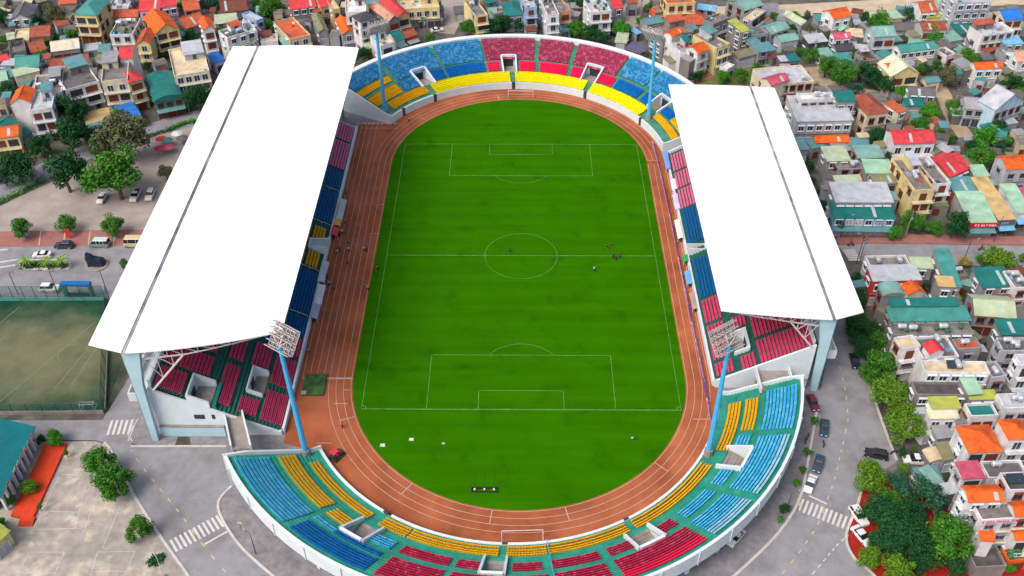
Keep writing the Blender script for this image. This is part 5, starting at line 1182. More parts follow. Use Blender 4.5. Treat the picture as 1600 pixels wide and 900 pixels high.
# ---------------------------------------------------------------- trees
TREE = {}
TONE = dict(dark=('#2c6130', '#1b4626', 'dark green'), mid=('#4f8a2c', '#33691f', 'green'), light=('#6c942a', '#487a20', 'yellow green'), brown=('#6f7350', '#4c5638', 'dusty olive'), blue=('#3b6a4e', '#2a523f', 'blue green'), vivid=('#4f9a28', '#33781f', 'vivid green'), gold=('#b3a04a', '#84803a', 'straw yellow'))
def crown_mesh(tone, v):
    k = (tone, v)
    if k in TREE: return TREE[k]
    rd = random.Random(v*31+len(tone)); b = MB(); cl = []
    nc = 24+4*v
    for i in range(nc):
        th = rd.uniform(0, 6.283); ph = math.acos(rd.uniform(-.55, 1)); r = rd.uniform(.35, .92)
        cl.append((Vector((r*math.sin(ph)*math.cos(th), r*math.sin(ph)*math.sin(th), .82*r*math.cos(ph))), rd.uniform(.16, .42)))
    for c, cr in cl:
        for j in range(int(520*cr)):
            d = Vector((rd.gauss(0, 1), rd.gauss(0, 1), rd.gauss(0, 1))).normalized(); p = c+d*cr*rd.uniform(.55, 1.12)
            n = (d+Vector((rd.gauss(0, .6), rd.gauss(0, .6), rd.gauss(.3, .6)))).normalized(); t = n.orthogonal().normalized(); t.rotate(Matrix.Rotation(rd.uniform(0, 6.28), 3, n)); s = n.cross(t); L_ = rd.uniform(.035, .075)
            b.face([p-t*L_, p+s*L_*.7+n*.01, p+t*L_, p-s*L_*.7+n*.01])
    m = mat('leaves_'+tone, TONE[tone][0], rough=.75, var=.18, scale=1.2, isl=.4, hex2=TONE[tone][1], kind='noise', spec=.12, g=1.3)
    TREE[k] = b.mesh('crown', m); return TREE[k]
TRUNK = {}
def trunk_mesh(v):
    if v in TRUNK: return TRUNK[v]
    rd = random.Random(v+5); b = MB(); b.bar((0, 0, 0), (.03, .02, .62), .05, 0, 8, .035)
    for i in range(6):
        a = i*1.05+rd.random(); e = Vector((.33*math.cos(a), .33*math.sin(a), .72+.2*rd.random())); m_ = Vector((.12*math.cos(a), .12*math.sin(a), .56)); b.bar((.02, .01, .42), m_, .026, 0, 6, .02); b.bar(m_, e, .02, 0, 5, .008)
    TRUNK[v] = b.mesh('trunk', M['bark']); return TRUNK[v]
def scr(p):
    d = Vector(p)-CAMP; z = d.dot(FW); return 800+FPX*d.dot(RT)/z, 450-FPX*d.dot(UP)/z
def relation(p, used):
    """words that place a point beside the nearest labelled building"""
    x, y = scr(p); c = []
    for lb, q, root, w_, d_, h_ in HOUSES[:NAMED]:
        X, Y = scr((q.x, q.y, h_)); c.append(((X-x)**2+((Y-y)*1.4)**2, lb, X, Y))
    c = [k for k in c if len(k[1].split()) <= 9]; c.sort()
    for dd, lb, X, Y in c[:14]:
        dx, dy = x-X, y-Y
        rel = ('right of the' if dx > 0 else 'left of the') if abs(dx) > abs(dy)*1.1 else ('in front of the' if dy > 0 else 'behind the')
        if (rel, lb) not in used: used.add((rel, lb)); return rel+' '+lb
    return 'near the '+c[0][1]
RU = set()
TN = 0
def tree(px, py, r, tone, label=None, tall=1.0, name='tree'):
    global TN
    TN += 1; p0 = at(px, py, 4); Rm = r/ppm(p0); zc = max(1.6, Rm*1.25*tall); p = at(px, py, zc); Rm = r/ppm(p)*1.12
    if not label:
        size = 'small' if Rm < 2.4 else ('large' if Rm > 4.2 else 'round')
        rl = relation((p.x, p.y, zc), RU)
        label = f'{size} {TONE[tone][2]} tree {rl}'
        if len(label.split()) > 16: label = ' '.join(label.split()[:16])
    root = thing(name, label, 'tree', (p.x, p.y, 0), random.uniform(0, 6.28), 'trees and bushes around the stadium')
    v = TN % 4
    c = link('crown', crown_mesh(tone, v), root, (0, 0, zc)); q_ = random.Random(TN); c.scale = (Rm*q_.uniform(.9, 1.15), Rm*q_.uniform(.88, 1.1), Rm*q_.uniform(.9, 1.15))
    t = link('trunk', trunk_mesh(v % 3), root); t.scale = (max(1.8, Rm*1.6), max(1.8, Rm*1.6), zc*1.1)
    return root
def T4(crop, L_):
    ox, oy, sc = CROP[crop]
    for k in L_: tree(ox+k[0]/sc, oy+k[1]/sc, k[2], k[3], *(k[4:] if len(k) > 4 else ()))
T4('l', [(395, 170, 31, 'dark', 'large dark green tree standing alone in the beige car park'), (712, 185, 38, 'mid', 'largest green tree over the white parked cars'), (1035, 175, 12, 'brown', 'small dusty tree half hidden by the big roof edge'), (135, 520, 17, 'mid', 'leftmost of three round trees on the red pavement'), (410, 498, 13, 'mid', 'middle of three round trees on the red pavement'), (705, 505, 15, 'mid', 'rightmost of three round trees on the red pavement'),
         (100, 140, 26, 'dark', 'dark tree at the left edge above the hedge'), (770, 745, 7, 'mid', 'small green shrub tree by the big roof edge near the dark monument'), (20, 205, 14, 'blue', 'blue green bush at the left edge by the hedge'), (250, 15, 16, 'dark'), (600, 30, 11, 'mid')])
T4('a', [(420, 700, 25, 'dark'), (425, 845, 27, 'dark'), (770, 850, 36, 'brown', 'wide dusty olive tree by the upper car park'), (1235, 610, 20, 'dark'), (740, 715, 10, 'light', None, 1.3), (220, 140, 12, 'dark'), (450, 222, 10, 'mid'), (250, 335, 9, 'vivid'), (350, 90, 15, 'brown'), (1200, 225, 12, 'dark'), (30, 560, 12, 'dark'), (10, 105, 12, 'dark'), (640, 870, 14, 'dark'), (885, 760, 7, 'mid'), (560, 840, 12, 'blue'), (300, 60, 10, 'brown'), (1000, 395, 6, 'mid'), (1380, 190, 8, 'mid'), (930, 190, 7, 'dark'), (410, 130, 9, 'brown')])
T4('b', [(80, 45, 17, 'mid'), (668, 345, 13, 'dark', 'dark tree squeezed between the big roof and the far stand'), (1340, 172, 12, 'mid'), (1430, 165, 13, 'dark'), (1530, 155, 14, 'dark'), (1590, 140, 10, 'mid'), (1090, 240, 8, 'mid'), (410, 140, 6, 'mid'), (860, 330, 5, 'dark'), (1040, 130, 8, 'blue'), (100, 90, 9, 'dark'), (20, 20, 10, 'mid')])
T4('c', [(420, 195, 14, 'mid'), (490, 200, 13, 'dark'), (370, 180, 9, 'mid'), (690, 182, 14, 'vivid'), (800, 130, 7, 'vivid'), (1430, 470, 11, 'mid'), (1320, 480, 10, 'vivid'), (1540, 440, 12, 'mid'), (1150, 480, 9, 'dark'), (25, 155, 10, 'dark'), (435, 25, 10, 'dark'), (420, 100, 9, 'brown'), (560, 230, 11, 'dark'), (1190, 455, 6, 'mid'), (620, 180, 8, 'mid'), (1160, 395, 5, 'vivid'), (1500, 500, 9, 'light')])
T4('d', [(1020, 235, 15, 'vivid'), (900, 92, 12, 'blue'), (690, 140, 16, 'mid'), (620, 110, 10, 'dark'), (270, 345, 11, 'mid'), (370, 410, 16, 'mid'), (470, 460, 18, 'mid'), (610, 460, 18, 'dark'), (550, 555, 12, 'blue'), (740, 520, 15, 'dark'), (840, 572, 12, 'vivid'), (1120, 470, 16, 'brown'), (1000, 700, 15, 'vivid'), (960, 775, 13, 'mid'), (1250, 360, 14, 'mid'), (1150, 350, 8, 'mid'), (1540, 520, 15, 'dark'), (1590, 570, 9, 'light'), (690, 850, 16, 'dark'), (1360, 862, 20, 'vivid'), (1170, 660, 12, 'mid'), (250, 195, 10, 'brown'), (160, 180, 9, 'dark'), (40, 105, 8, 'mid'), (600, 355, 12, 'brown'), (305, 550, 7, 'mid'), (1440, 790, 12, 'dark'), (1080, 830, 8, 'mid'), (920, 470, 5, 'vivid'), (1240, 660, 7, 'mid'), (850, 250, 8, 'brown'), (1490, 880, 8, 'vivid'), (600, 300, 8, 'mid'), (550, 340, 7, 'brown'), (1180, 720, 10, 'mid')])
T4('r', [(450, 485, 15, 'dark'), (652, 492, 13, 'dark'), (795, 552, 11, 'vivid'), (900, 482, 17, 'mid'), (1042, 522, 12, 'mid'), (1170, 500, 21, 'dark'), (1440, 730, 22, 'light'), (1340, 725, 8, 'mid'), (1235, 738, 8, 'gold'), (250, 150, 10, 'dark'), (1340, 80, 20, 'mid'), (1280, 30, 14, 'dark'), (565, 855, 12, 'dark'), (1600, 705, 8, 'light'), (760, 80, 9, 'dark'), (1285, 155, 8, 'mid'), (265, 230, 8, 'dark'), (300, 300, 9, 'blue'), (340, 380, 9, 'dark')])
T4('q', [(560, 270, 16, 'dark'), (600, 350, 20, 'dark'), (545, 330, 14, 'dark'), (690, 410, 18, 'mid'), (590, 440, 17, 'dark'), (700, 575, 27, 'mid'), (640, 620, 15, 'mid'), (760, 740, 26, 'light'), (850, 862, 20, 'light'), (585, 110, 12, 'dark'), (670, 130, 9, 'gold'), (1300, 320, 7, 'mid'), (1390, 430, 8, 'dark'), (560, 190, 13, 'dark'), (810, 700, 9, 'gold'), (1500, 660, 9, 'dark'), (1030, 340, 6, 'mid'), (1150, 105, 6, 'light')])
T4('s', [(605, 335, 25, 'light'), (760, 560, 26, 'dark'), (690, 470, 17, 'mid'), (850, 640, 24, 'dark'), (935, 760, 18, 'dark'), (640, 700, 16, 'mid'), (640, 520, 24, 'dark'), (770, 375, 18, 'blue'), (905, 450, 30, 'blue'), (830, 520, 20, 'dark'), (720, 620, 32, 'dark'), (800, 730, 30, 'dark'), (680, 740, 22, 'dark'), (1030, 675, 35, 'mid'), (580, 790, 18, 'light'), (745, 878, 26, 'light'), (1060, 850, 20, 'dark'), (785, 40, 24, 'light'), (870, 800, 20, 'dark'), (780, 285, 9, 'light'), (230, 185, 6, 'mid'), (200, 290, 6, 'mid'), (165, 365, 6, 'vivid'), (95, 515, 8, 'dark'), (70, 570, 5, 'vivid'), (770, 190, 7, 'dark'), (270, 5, 6, 'mid'), (830, 170, 8, 'brown'), (1390, 860, 8, 'vivid')])
T4('m', [(560, 250, 24, 'mid', 'upper of the two joined green trees by the school yard road'), (645, 365, 27, 'mid', 'lower of the two joined green trees by the school yard road'), (795, 625, 20, 'mid', 'loose green tree by the school yard kerb'), (325, 108, 13, 'vivid', 'bright green tree at the far end of the red platform'), (165, 390, 12, 'light', 'thin yellow green tree growing over the red platform'), (60, 465, 9, 'mid', 'small tree at the school pillar'), (10, 590, 8, 'vivid', 'bright bush at the lower left edge'), (225, 120, 8, 'dark', 'dark bush at the school corner'), (378, 190, 4, 'mid', 'potted bush near the platform far corner'), (225, 500, 4, 'mid', 'potted bush near the platform near corner')])
rf = random.Random(77)
for zx0, zy0, zx1, zy1, num, ok in ZONES:
    got = 0
    for _ in range(num*10):
        if got >= num*.55: break
        x, y = rf.uniform(zx0, zx1), rf.uniform(zy0, zy1)
        if not ok(x, y): continue
        q = at(x, y, 1.5)
        if inside(q, .9) or any((Vector(a)-Vector((q.x, q.y))).length < r for a, r in AVOID) or abs(q.x) < 84 and abs(q.y) < 108: continue
        tree(x, y-3, rf.uniform(3.5, 8), rf.choice(('dark', 'mid', 'mid', 'brown', 'blue', 'vivid', 'dark')), None, rf.uniform(.9, 1.3)); got += 1
def bush_hedge(name, label, pts, wd, h, tone):
    P = dense(smooth(wp(pts), 4), 1.2); c = P[len(P)//2]; b = MB(); rd = random.Random(3)
    for x, y in P:
        for j in range(42):
            p = Vector((x-c[0]+rd.gauss(0, wd*.3), y-c[1]+rd.gauss(0, wd*.3), rd.uniform(.05, h))); n = Vector((rd.gauss(0, .6), rd.gauss(0, .6), 1)).normalized(); t = n.orthogonal().normalized(); t.rotate(Matrix.Rotation(rd.random()*6.28, 3, n)); s = n.cross(t); L_ = .22
            b.face([p-t*L_, p+s*L_, p+t*L_, p-s*L_])
    crown_mesh(tone, 0)
    o = b.build(name, MATS['leaves_'+tone]); o.location = (c[0], c[1], 0); return tag(o, label, 'hedge')
bush_hedge('hedge', 'clipped vivid green hedge along the upper left road', [(-20, 326), (10, 312), (40, 296), (66, 283)], 2.0, 1.5, 'vivid')
bush_hedge('hedge', 'short bright hedge strip by the road near the big roof', [(272, 201), (286, 195), (302, 191)], 1.6, 1.2, 'vivid')
bush_hedge('hedge', 'dark shrub row at the edge of the upper car park', [(215, 222), (240, 212), (268, 203)], 1.4, 1.0, 'dark')
b_ = bush_hedge('hedge', 'round dark clipped bush at the flagpole foot', [(238, 879), (245, 876), (251, 874)], 1.5, .8, 'dark')
# traffic island with palms
isl = [(28, 412), (36, 405), (102, 405), (114, 413), (108, 422), (36, 422)]
struct(poly('traffic_island', isl, .2, M['kerb'], .2)); poly('island_soil', [(33, 413), (38, 408), (100, 408), (108, 413), (104, 419), (38, 419)], .26, mat('island_soil', '#5c6a3c', var=.3, scale=1.2), .1)
PALM = None
def palm(px, py, label):
    global PALM
    p = at(px, py, 3.0); root = thing('palm_tree', label, 'palm', (p.x, p.y, .2), random.random()*6, 'palms on the traffic island')
    if not PALM:
        b = MB(); b.bar((0, 0, 0), (.1, 0, 2.6), .22, 0, 8, .16); tm = b.mesh('trunk', M['bark']); b = MB(); rd = random.Random(2)
        for i in range(16):
            a = i*.393*1.0+rd.random()*.2; el = rd.uniform(.1, 1.0); prev = Vector((.1, 0, 2.6)); d = Vector((math.cos(a), math.sin(a), el)).normalized(); s = Vector((-math.sin(a), math.cos(a), 0))
            for k in range(5):
                nx = prev+d*.5; w0 = .28*(1-k/6); b.face([prev-s*w0-Vector((0, 0, .12)), prev, nx, nx-s*w0*.8-Vector((0, 0, .12))]); b.face([prev, prev+s*w0-Vector((0, 0, .12)), nx+s*w0*.8-Vector((0, 0, .12)), nx]); prev = nx; d = (d-Vector((0, 0, .28))).normalized()
        PALM = (tm, b.mesh('crown', mat('leaves_palm', '#7ba23a', var=.2, scale=2, isl=.2)))
    link('trunk', PALM[0], root); link('crown', PALM[1], root)
palm(40, 405, 'leftmost palm on the traffic island'); palm(71, 407, 'middle palm on the traffic island'); palm(94, 405, 'rightmost palm on the traffic island')
bush_hedge('hedge', 'dark shrub bed on the traffic island', [(36, 416), (60, 417), (104, 416)], 2, .8, 'dark')

# ---------------------------------------------------------------- vehicles
PAINT = {}
def paint(h): 
    if h not in PAINT: PAINT[h] = mat('car_paint_'+h[1:], h, rough=.25, var=.03, spec=.5)
    return PAINT[h]
def car(label, cat, p0, p1, kind, c, roofc=None):
    """p0 = photo pixel of the tail, p1 = of the nose, on the ground"""
    a, d = at(*p0, .12), at(*p1, .12); yaw = math.atan2(d.y-a.y, d.x-a.x); m = (a+d)/2
    L_, W_, H_ = dict(sedan=(4.6, 1.8, 1.45), suv=(4.7, 1.9, 1.75), van=(5.2, 2, 2.2), bus=(6.6, 2.2, 2.6), pickup=(5.2, 1.9, 1.75))[kind]
    root = thing('parked_car' if kind in ('sedan', 'suv') else {'van': 'van', 'bus': 'minibus', 'pickup': 'pickup_truck'}[kind], label, cat, (m.x, m.y, .13), yaw, 'cars and vans parked or driving around the stadium')
    h2 = L_/2; W2 = W_/2; g0 = .28
    pr = dict(sedan=[(-h2, .55), (-h2+.1, .95), (-h2+.9, 1.0), (h2-1.3, .98), (h2-.1, .75), (h2, .5)], suv=[(-h2, .6), (-h2+.05, 1.05), (-h2+.5, 1.08), (h2-1.3, 1.08), (h2-.1, .9), (h2, .55)],
              van=[(-h2, .6), (-h2+.02, 1.15), (-h2+.3, 1.2), (h2-.7, 1.2), (h2-.1, .95), (h2, .5)], bus=[(-h2, .6), (-h2+.02, 1.3), (-h2+.2, 1.32), (h2-.3, 1.32), (h2-.05, 1.0), (h2, .5)], pickup=[(-h2, .6), (-h2+.03, 1.0), (-h2+.2, 1.05), (h2-1.3, 1.05), (h2-.1, .9), (h2, .55)])[kind]
    b = MB(); ws = []
    for i, (x, z) in enumerate(pr):
        f_ = .86 if i in (0, len(pr)-1) else 1
        ws.append([(x, -W2*f_, g0), (x, -W2*f_*1.0, z-.22), (x, -W2*f_*.93, z), (x, W2*f_*.93, z), (x, W2*f_, z-.22), (x, W2*f_, g0)])
    for A, B in zip(ws[:-1], ws[1:]):
        for j in range(5): b.face([A[j], B[j], B[j+1], A[j+1]][::-1])
        b.face([A[5], B[5], B[0], A[0]][::-1])
    b.face(ws[0]); b.face(ws[-1][::-1]); body = b.build('body', paint(c), root)
    x0, x1, x2, x3 = dict(sedan=(-h2+.75, -h2+1.35, h2-2.1, h2-1.25), suv=(-h2+.2, -h2+.55, h2-2.1, h2-1.3), van=(-h2+.1, -h2+.25, h2-1.4, h2-.65), bus=(-h2+.06, -h2+.16, h2-.6, h2-.25), pickup=(-h2+1.9, -h2+2.1, h2-2.1, h2-1.3))[kind]
    zb = 1.0 if kind == 'sedan' else pr[2][1]-.02
    b = MB(); k = .93; kt = .78 if kind in ('sedan', 'suv', 'pickup') else .88
    b.hexa([(x0, -W2*k, zb-.02), (x3, -W2*k, zb-.02), (x3, W2*k, zb-.02), (x0, W2*k, zb-.02)], [(x1, -W2*kt, H_-.06), (x2, -W2*kt, H_-.06), (x2, W2*kt, H_-.06), (x1, W2*kt, H_-.06)]); b.build('window', M['cglass'], root)
    b = MB(); b.hexa([(x1-.05, -W2*kt-.02, H_-.07), (x2+.05, -W2*kt-.02, H_-.07), (x2+.05, W2*kt+.02, H_-.07), (x1-.05, W2*kt+.02, H_-.07)], [(x1+.1, -W2*kt*.92, H_+.02), (x2-.1, -W2*kt*.92, H_+.02), (x2-.1, W2*kt*.92, H_+.02), (x1+.1, W2*kt*.92, H_+.02)])
    for s in (-1, 1):
        for xx in ((x1+x2)/2-.05, ) + ((x1+.9, x2-.9) if kind in ('van', 'bus') else ()):
            b.hexa([(xx, s*W2*k-.03, zb), (xx+.1, s*W2*k-.03, zb), (xx+.1, s*W2*k+.02, zb), (xx, s*W2*k+.02, zb)], [(xx, s*W2*kt-.03, H_-.05), (xx+.1, s*W2*kt-.03, H_-.05), (xx+.1, s*W2*kt+.02, H_-.05), (xx, s*W2*kt+.02, H_-.05)])
    b.build('roof', paint(roofc or c), root)
    if kind == 'pickup':
        b = MB(); b.box(-h2+.15, x0-.1, -W2*.8, W2*.8, 1.052, 1.08); b.build('cargo_bed', M['dark'], root)
    for s in (-1, 1):
        for x in (-h2+.85, h2-.85):
            b = MB(); n = 12
            for i in range(n):
                t0, t1 = 2*math.pi*i/n, 2*math.pi*(i+1)/n; q = lambda t, y, r=.34: (x+r*math.cos(t), y, .34+r*math.sin(t))
                ya, yb = s*(W2-.22), s*(W2+.02); b.face([q(t0, ya), q(t1, ya), q(t1, yb), q(t0, yb)]); b.face([q(t0, yb), q(t1, yb), (x, yb, .34)], 0); b.face([q(t0, yb+s*.01, .2), q(t1, yb+s*.01, .2), (x, yb+s*.01, .34)], 1)
            b.build('wheel', [M['rubber'], M['tank']], root)
        b = MB(); b.box(h2-.16, h2-.0, s*W2*.55-.22, s*W2*.55+.22, .55, .72); b.build('headlight', M['light'], root)
        b = MB(); b.box(-h2-.01, -h2+.12, s*W2*.6-.2, s*W2*.6+.2, .6, .85); b.build('tail_light', M['tail'], root)
    return root
car('white sedan parked under the large tree, leftmost of three', 'car', (164, 305), (156, 319), 'sedan', '#f2f2f2')
car('white pickup parked right of the large tree', 'pickup', (217, 300), (208, 316), 'pickup', '#eef0f2')
car('white hatchback parked nearest the big roof edge', 'car', (239, 299), (232, 315), 'suv', '#f4f4f4')
car('dark grey car on the left road below the middle pavement tree', 'car', (115, 386), (87, 386), 'suv', '#3c4650')
car('pale green van on the left road', 'van', (172, 384), (141, 384), 'van', '#7d9a92', '#c9e2da')
car('cream minibus half hidden by the big roof', 'minibus', (236, 383), (194, 383), 'bus', '#d8c8a0')
car('white sedan behind the palms of the traffic island', 'car', (82, 400), (52, 401), 'sedan', '#f2f2f2')
car('white hatchback beside the blue topped gate', 'car', (62, 453), (96, 453), 'suv', '#f4f4f4')
car('black car under the trees on the east road', 'car', (1332, 556), (1338, 578), 'sedan', '#22262c')
car('maroon car beside the near stand wall', 'car', (1266, 624), (1273, 640), 'sedan', '#7c2a44')
car('dark teal sedan at the left kerb, uppermost of the kerb row', 'car', (1288, 658), (1286, 685), 'sedan', '#2f5058')
car('dark blue grey sedan at the left kerb in front of the white sedan', 'car', (1283, 711), (1273, 744), 'sedan', '#3a5566')
car('white sedan stopped before the zebra crossing', 'car', (1271, 744), (1259, 774), 'sedan', '#eef0ee')
car('black car turning into the side street', 'car', (1384, 716), (1352, 709), 'suv', '#33303a')
car('white pickup parked in the side street', 'pickup', (1446, 722), (1415, 721), 'pickup', '#f0f0f0')
car('white car on the red yard, upper of two', 'car', (1332, 796), (1350, 822), 'suv', '#f6f6f6')
car('white car on the red yard, lower of two', 'car', (1337, 830), (1354, 850), 'sedan', '#f6f6f6')
car('orange car under the corrugated roof of the side street', 'car', (1470, 690), (1452, 688), 'sedan', '#d98430')
car('white car parked on the lane behind the far left mast', 'car', (676, 50), (690, 48), 'sedan', '#e8e8e8')
car('silver car by the long yellow building yard', 'car', (686, 34), (693, 30), 'sedan', '#b8c0c4')
car('maroon car squeezed on the lane behind the big roof', 'car', (322, 93), (328, 104), 'sedan', '#9a3550')
car('small white car on the pavement behind the near stand', 'car', (1152, 838), (1145, 846), 'sedan', '#e8ecec')

# ---------------------------------------------------------------- people
def skin_body(name, pose):
    J = dict(stand=dict(pel=(0, 0, .95), che=(0, 0, 1.3), nec=(0, 0, 1.48), hed=(0, .01, 1.66), shL=(-.2, 0, 1.42), elL=(-.27, .02, 1.13), haL=(-.27, .1, .88), shR=(.2, 0, 1.42), elR=(.27, .02, 1.13), haR=(.27, .1, .88), hiL=(-.1, 0, .9), knL=(-.12, .03, .5), foL=(-.13, -.02, .08), toL=(-.14, .16, .04), hiR=(.1, 0, .9), knR=(.12, .03, .5), foR=(.13, -.02, .08), toR=(.14, .16, .04)))
    j = dict(J['stand'])
    if pose == 'walk': j.update(knL=(-.11, .22, .53), foL=(-.12, .3, .1), toL=(-.12, .47, .08), knR=(.11, .0, .5), foR=(.12, -.3, .12), toR=(.12, -.14, .04), elL=(-.26, -.12, 1.15), haL=(-.24, -.1, .9), elR=(.26, .12, 1.15), haR=(.24, .3, .98))
    if pose == 'bend': j.update(che=(0, .25, 1.2), nec=(0, .4, 1.28), hed=(0, .55, 1.34), shL=(-.2, .36, 1.26), elL=(-.24, .45, .98), haL=(-.2, .55, .75), shR=(.2, .36, 1.26), elR=(.24, .45, .98), haR=(.2, .55, .75))
    Eg = [('pel', 'che'), ('che', 'nec'), ('nec', 'hed'), ('che', 'shL'), ('shL', 'elL'), ('elL', 'haL'), ('che', 'shR'), ('shR', 'elR'), ('elR', 'haR'), ('pel', 'hiL'), ('hiL', 'knL'), ('knL', 'foL'), ('foL', 'toL'), ('pel', 'hiR'), ('hiR', 'knR'), ('knR', 'foR'), ('foR', 'toR')]
    rad = dict(pel=.15, che=.16, nec=.06, hed=.115, sh=.075, el=.05, ha=.045, hi=.1, kn=.065, fo=.05, to=.04)
    ks = list(j); me = D.meshes.new('t'); me.from_pydata([j[k] for k in ks], [(ks.index(a), ks.index(c)) for a, c in Eg], [])
    o = D.objects.new('t', me); COL.objects.link(o); md = o.modifiers.new('s', 'SKIN'); 
    for i, k in enumerate(ks):
        r = rad.get(k, rad.get(k[:2], .06)); me.skin_vertices[0].data[i].radius = (r, r)
    me.skin_vertices[0].data[ks.index('pel')].use_root = True
    sb = o.modifiers.new('u', 'SUBSURF'); sb.levels = 1; sb.render_levels = 1
    dg = bpy.context.evaluated_depsgraph_get(); res = D.meshes.new_from_object(o.evaluated_get(dg)); D.objects.remove(o)
    res.name = 'body'; res.materials.clear(); res.materials.append(M['skin']); return res, j
BODY = {p: skin_body(p, p) for p in ('stand', 'walk', 'bend')}
CL = {}
def clothes(pose, part, hexc):
    k = (pose, part, hexc)
    if k in CL: return CL[k]
    j = {a: Vector(v) for a, v in BODY[pose][1].items()}; b = MB(); m = mat('cloth_'+hexc[1:], hexc, var=.08, scale=6)
    if part == 'shirt':
        b.bar(j['pel']+Vector((0, 0, -.05)), j['che'], .19, 0, 10, .205); b.bar(j['che'], j['nec']*.8+j['che']*.2, .205, 0, 10, .11)
        for s in 'LR': b.bar(j['che']*.3+j['sh'+s]*.7, j['sh'+s], .09, 0, 8, .1); b.bar(j['sh'+s], j['el'+s], .1, 0, 8, .075)
    elif part == 'trousers':
        b.bar(j['pel']+Vector((0, 0, -.12)), j['pel']+Vector((0, 0, .04)), .175, 0, 10, .185)
        for s in 'LR': b.bar(j['hi'+s], j['kn'+s], .125, 0, 8, .09); b.bar(j['kn'+s], j['fo'+s], .09, 0, 8, .075)
    elif part == 'shorts':
        b.bar(j['pel']+Vector((0, 0, -.12)), j['pel']+Vector((0, 0, .04)), .175, 0, 10, .185)
        for s in 'LR': b.bar(j['hi'+s], j['kn'+s]*.8+j['hi'+s]*.2, .13, 0, 8, .11)
    else:
        h = j['hed']; b.lathe([(.03, .15), (.09, .125), (.13, .05), (.132, -.02), (.1, -.06)][::-1], 10, 0, tuple(h+Vector((0, -.015, .0))))
    CL[k] = b.mesh(part, m); return CL[k]
def person(px, py, label, pose, shirt, legs, short=False, rz=None, group='people on and around the track'):
    p = at(px, py, .16); root = thing('person', label, 'person', (p.x, p.y, .16), random.uniform(0, 6.28) if rz is None else rz, group)
    link('body', BODY[pose][0], root); link('shirt', clothes(pose, 'shirt', shirt), root); q = 'shorts' if short else 'trousers'; link(q, clothes(pose, q, legs), root); link('hair', clothes(pose, 'hair', '#2a2524'), root)
W_, K_, N_, G_ = '#f0f0f2', '#2a2a30', '#28376a', '#8a8f96'
person(797, 394, 'person in dark clothes alone at the centre circle top', 'stand', '#4a3a38', K_)
person(949, 389, 'person in black standing farthest right of the halfway line group', 'stand', K_, K_, True); person(955, 387, 'person in maroon shirt behind the halfway line group', 'walk', '#6a3440', K_, True); person(958, 404, 'person in black crouching on the halfway line', 'bend', K_, K_); person(968, 403, 'person in olive shirt right on the halfway line', 'stand', '#6a6440', K_); person(962, 406, 'person in navy below the halfway line group', 'walk', N_, K_); person(928, 424, 'person in white shirt walking below the halfway line', 'walk', W_, K_)
person(569, 392, 'person in white on the left track, left of the pair', 'stand', W_, K_); person(573, 394, 'person in dark jacket on the left track, right of the pair', 'stand', '#3a3f4c', K_)
person(545, 393, 'person in white shirt in the middle of the left track', 'stand', W_, K_); person(527, 397, 'person in pale shirt near the yellow seats', 'walk', '#d8d8e4', K_); person(531, 394, 'person in dark shirt near the yellow seats', 'stand', '#333848', K_); person(543, 413, 'person in grey bending on the left track', 'bend', '#78705f', '#4a463e')
person(535, 365, 'person in white by the red tent', 'walk', W_, N_); person(539, 349, 'person in pink shirt above the red tent', 'stand', '#d86a80', K_); person(531, 370, 'person in black by the red tent', 'stand', K_, K_)
person(573, 450, 'person in grey near the grass edge on the left track', 'walk', G_, K_); person(576, 453, 'person in yellow bib near the grass edge', 'bend', '#d8c850', K_); person(515, 446, 'person in lilac shirt by the lower shelter', 'stand', '#b0a8e8', K_); person(521, 453, 'person in blue by the lower shelter', 'walk', '#3c50a8', N_); person(511, 436, 'person in navy beside the front wall', 'stand', N_, K_); person(590, 422, 'person in orange shirt on the left touchline', 'stand', '#d86030', K_)
person(483, 552, 'person in grey at the left wall above the green mat', 'walk', G_, K_); person(541, 303, 'person in grey at the left wall by the navy seats', 'stand', '#666c78', K_); person(639, 190, 'person in pale shirt at the far track bend', 'walk', '#e0d0d8', K_); person(752, 141, 'person in dark clothes by the far stand wall', 'stand', K_, K_); person(535, 668, 'person in pink by the near track bend', 'walk', '#e06a9c', K_)
person(544, 381, 'person in violet shirt walking past the red tent', 'walk', '#8a6ab0', K_); person(1096, 345, 'person in white beside the green box', 'stand', W_, N_) if False else None

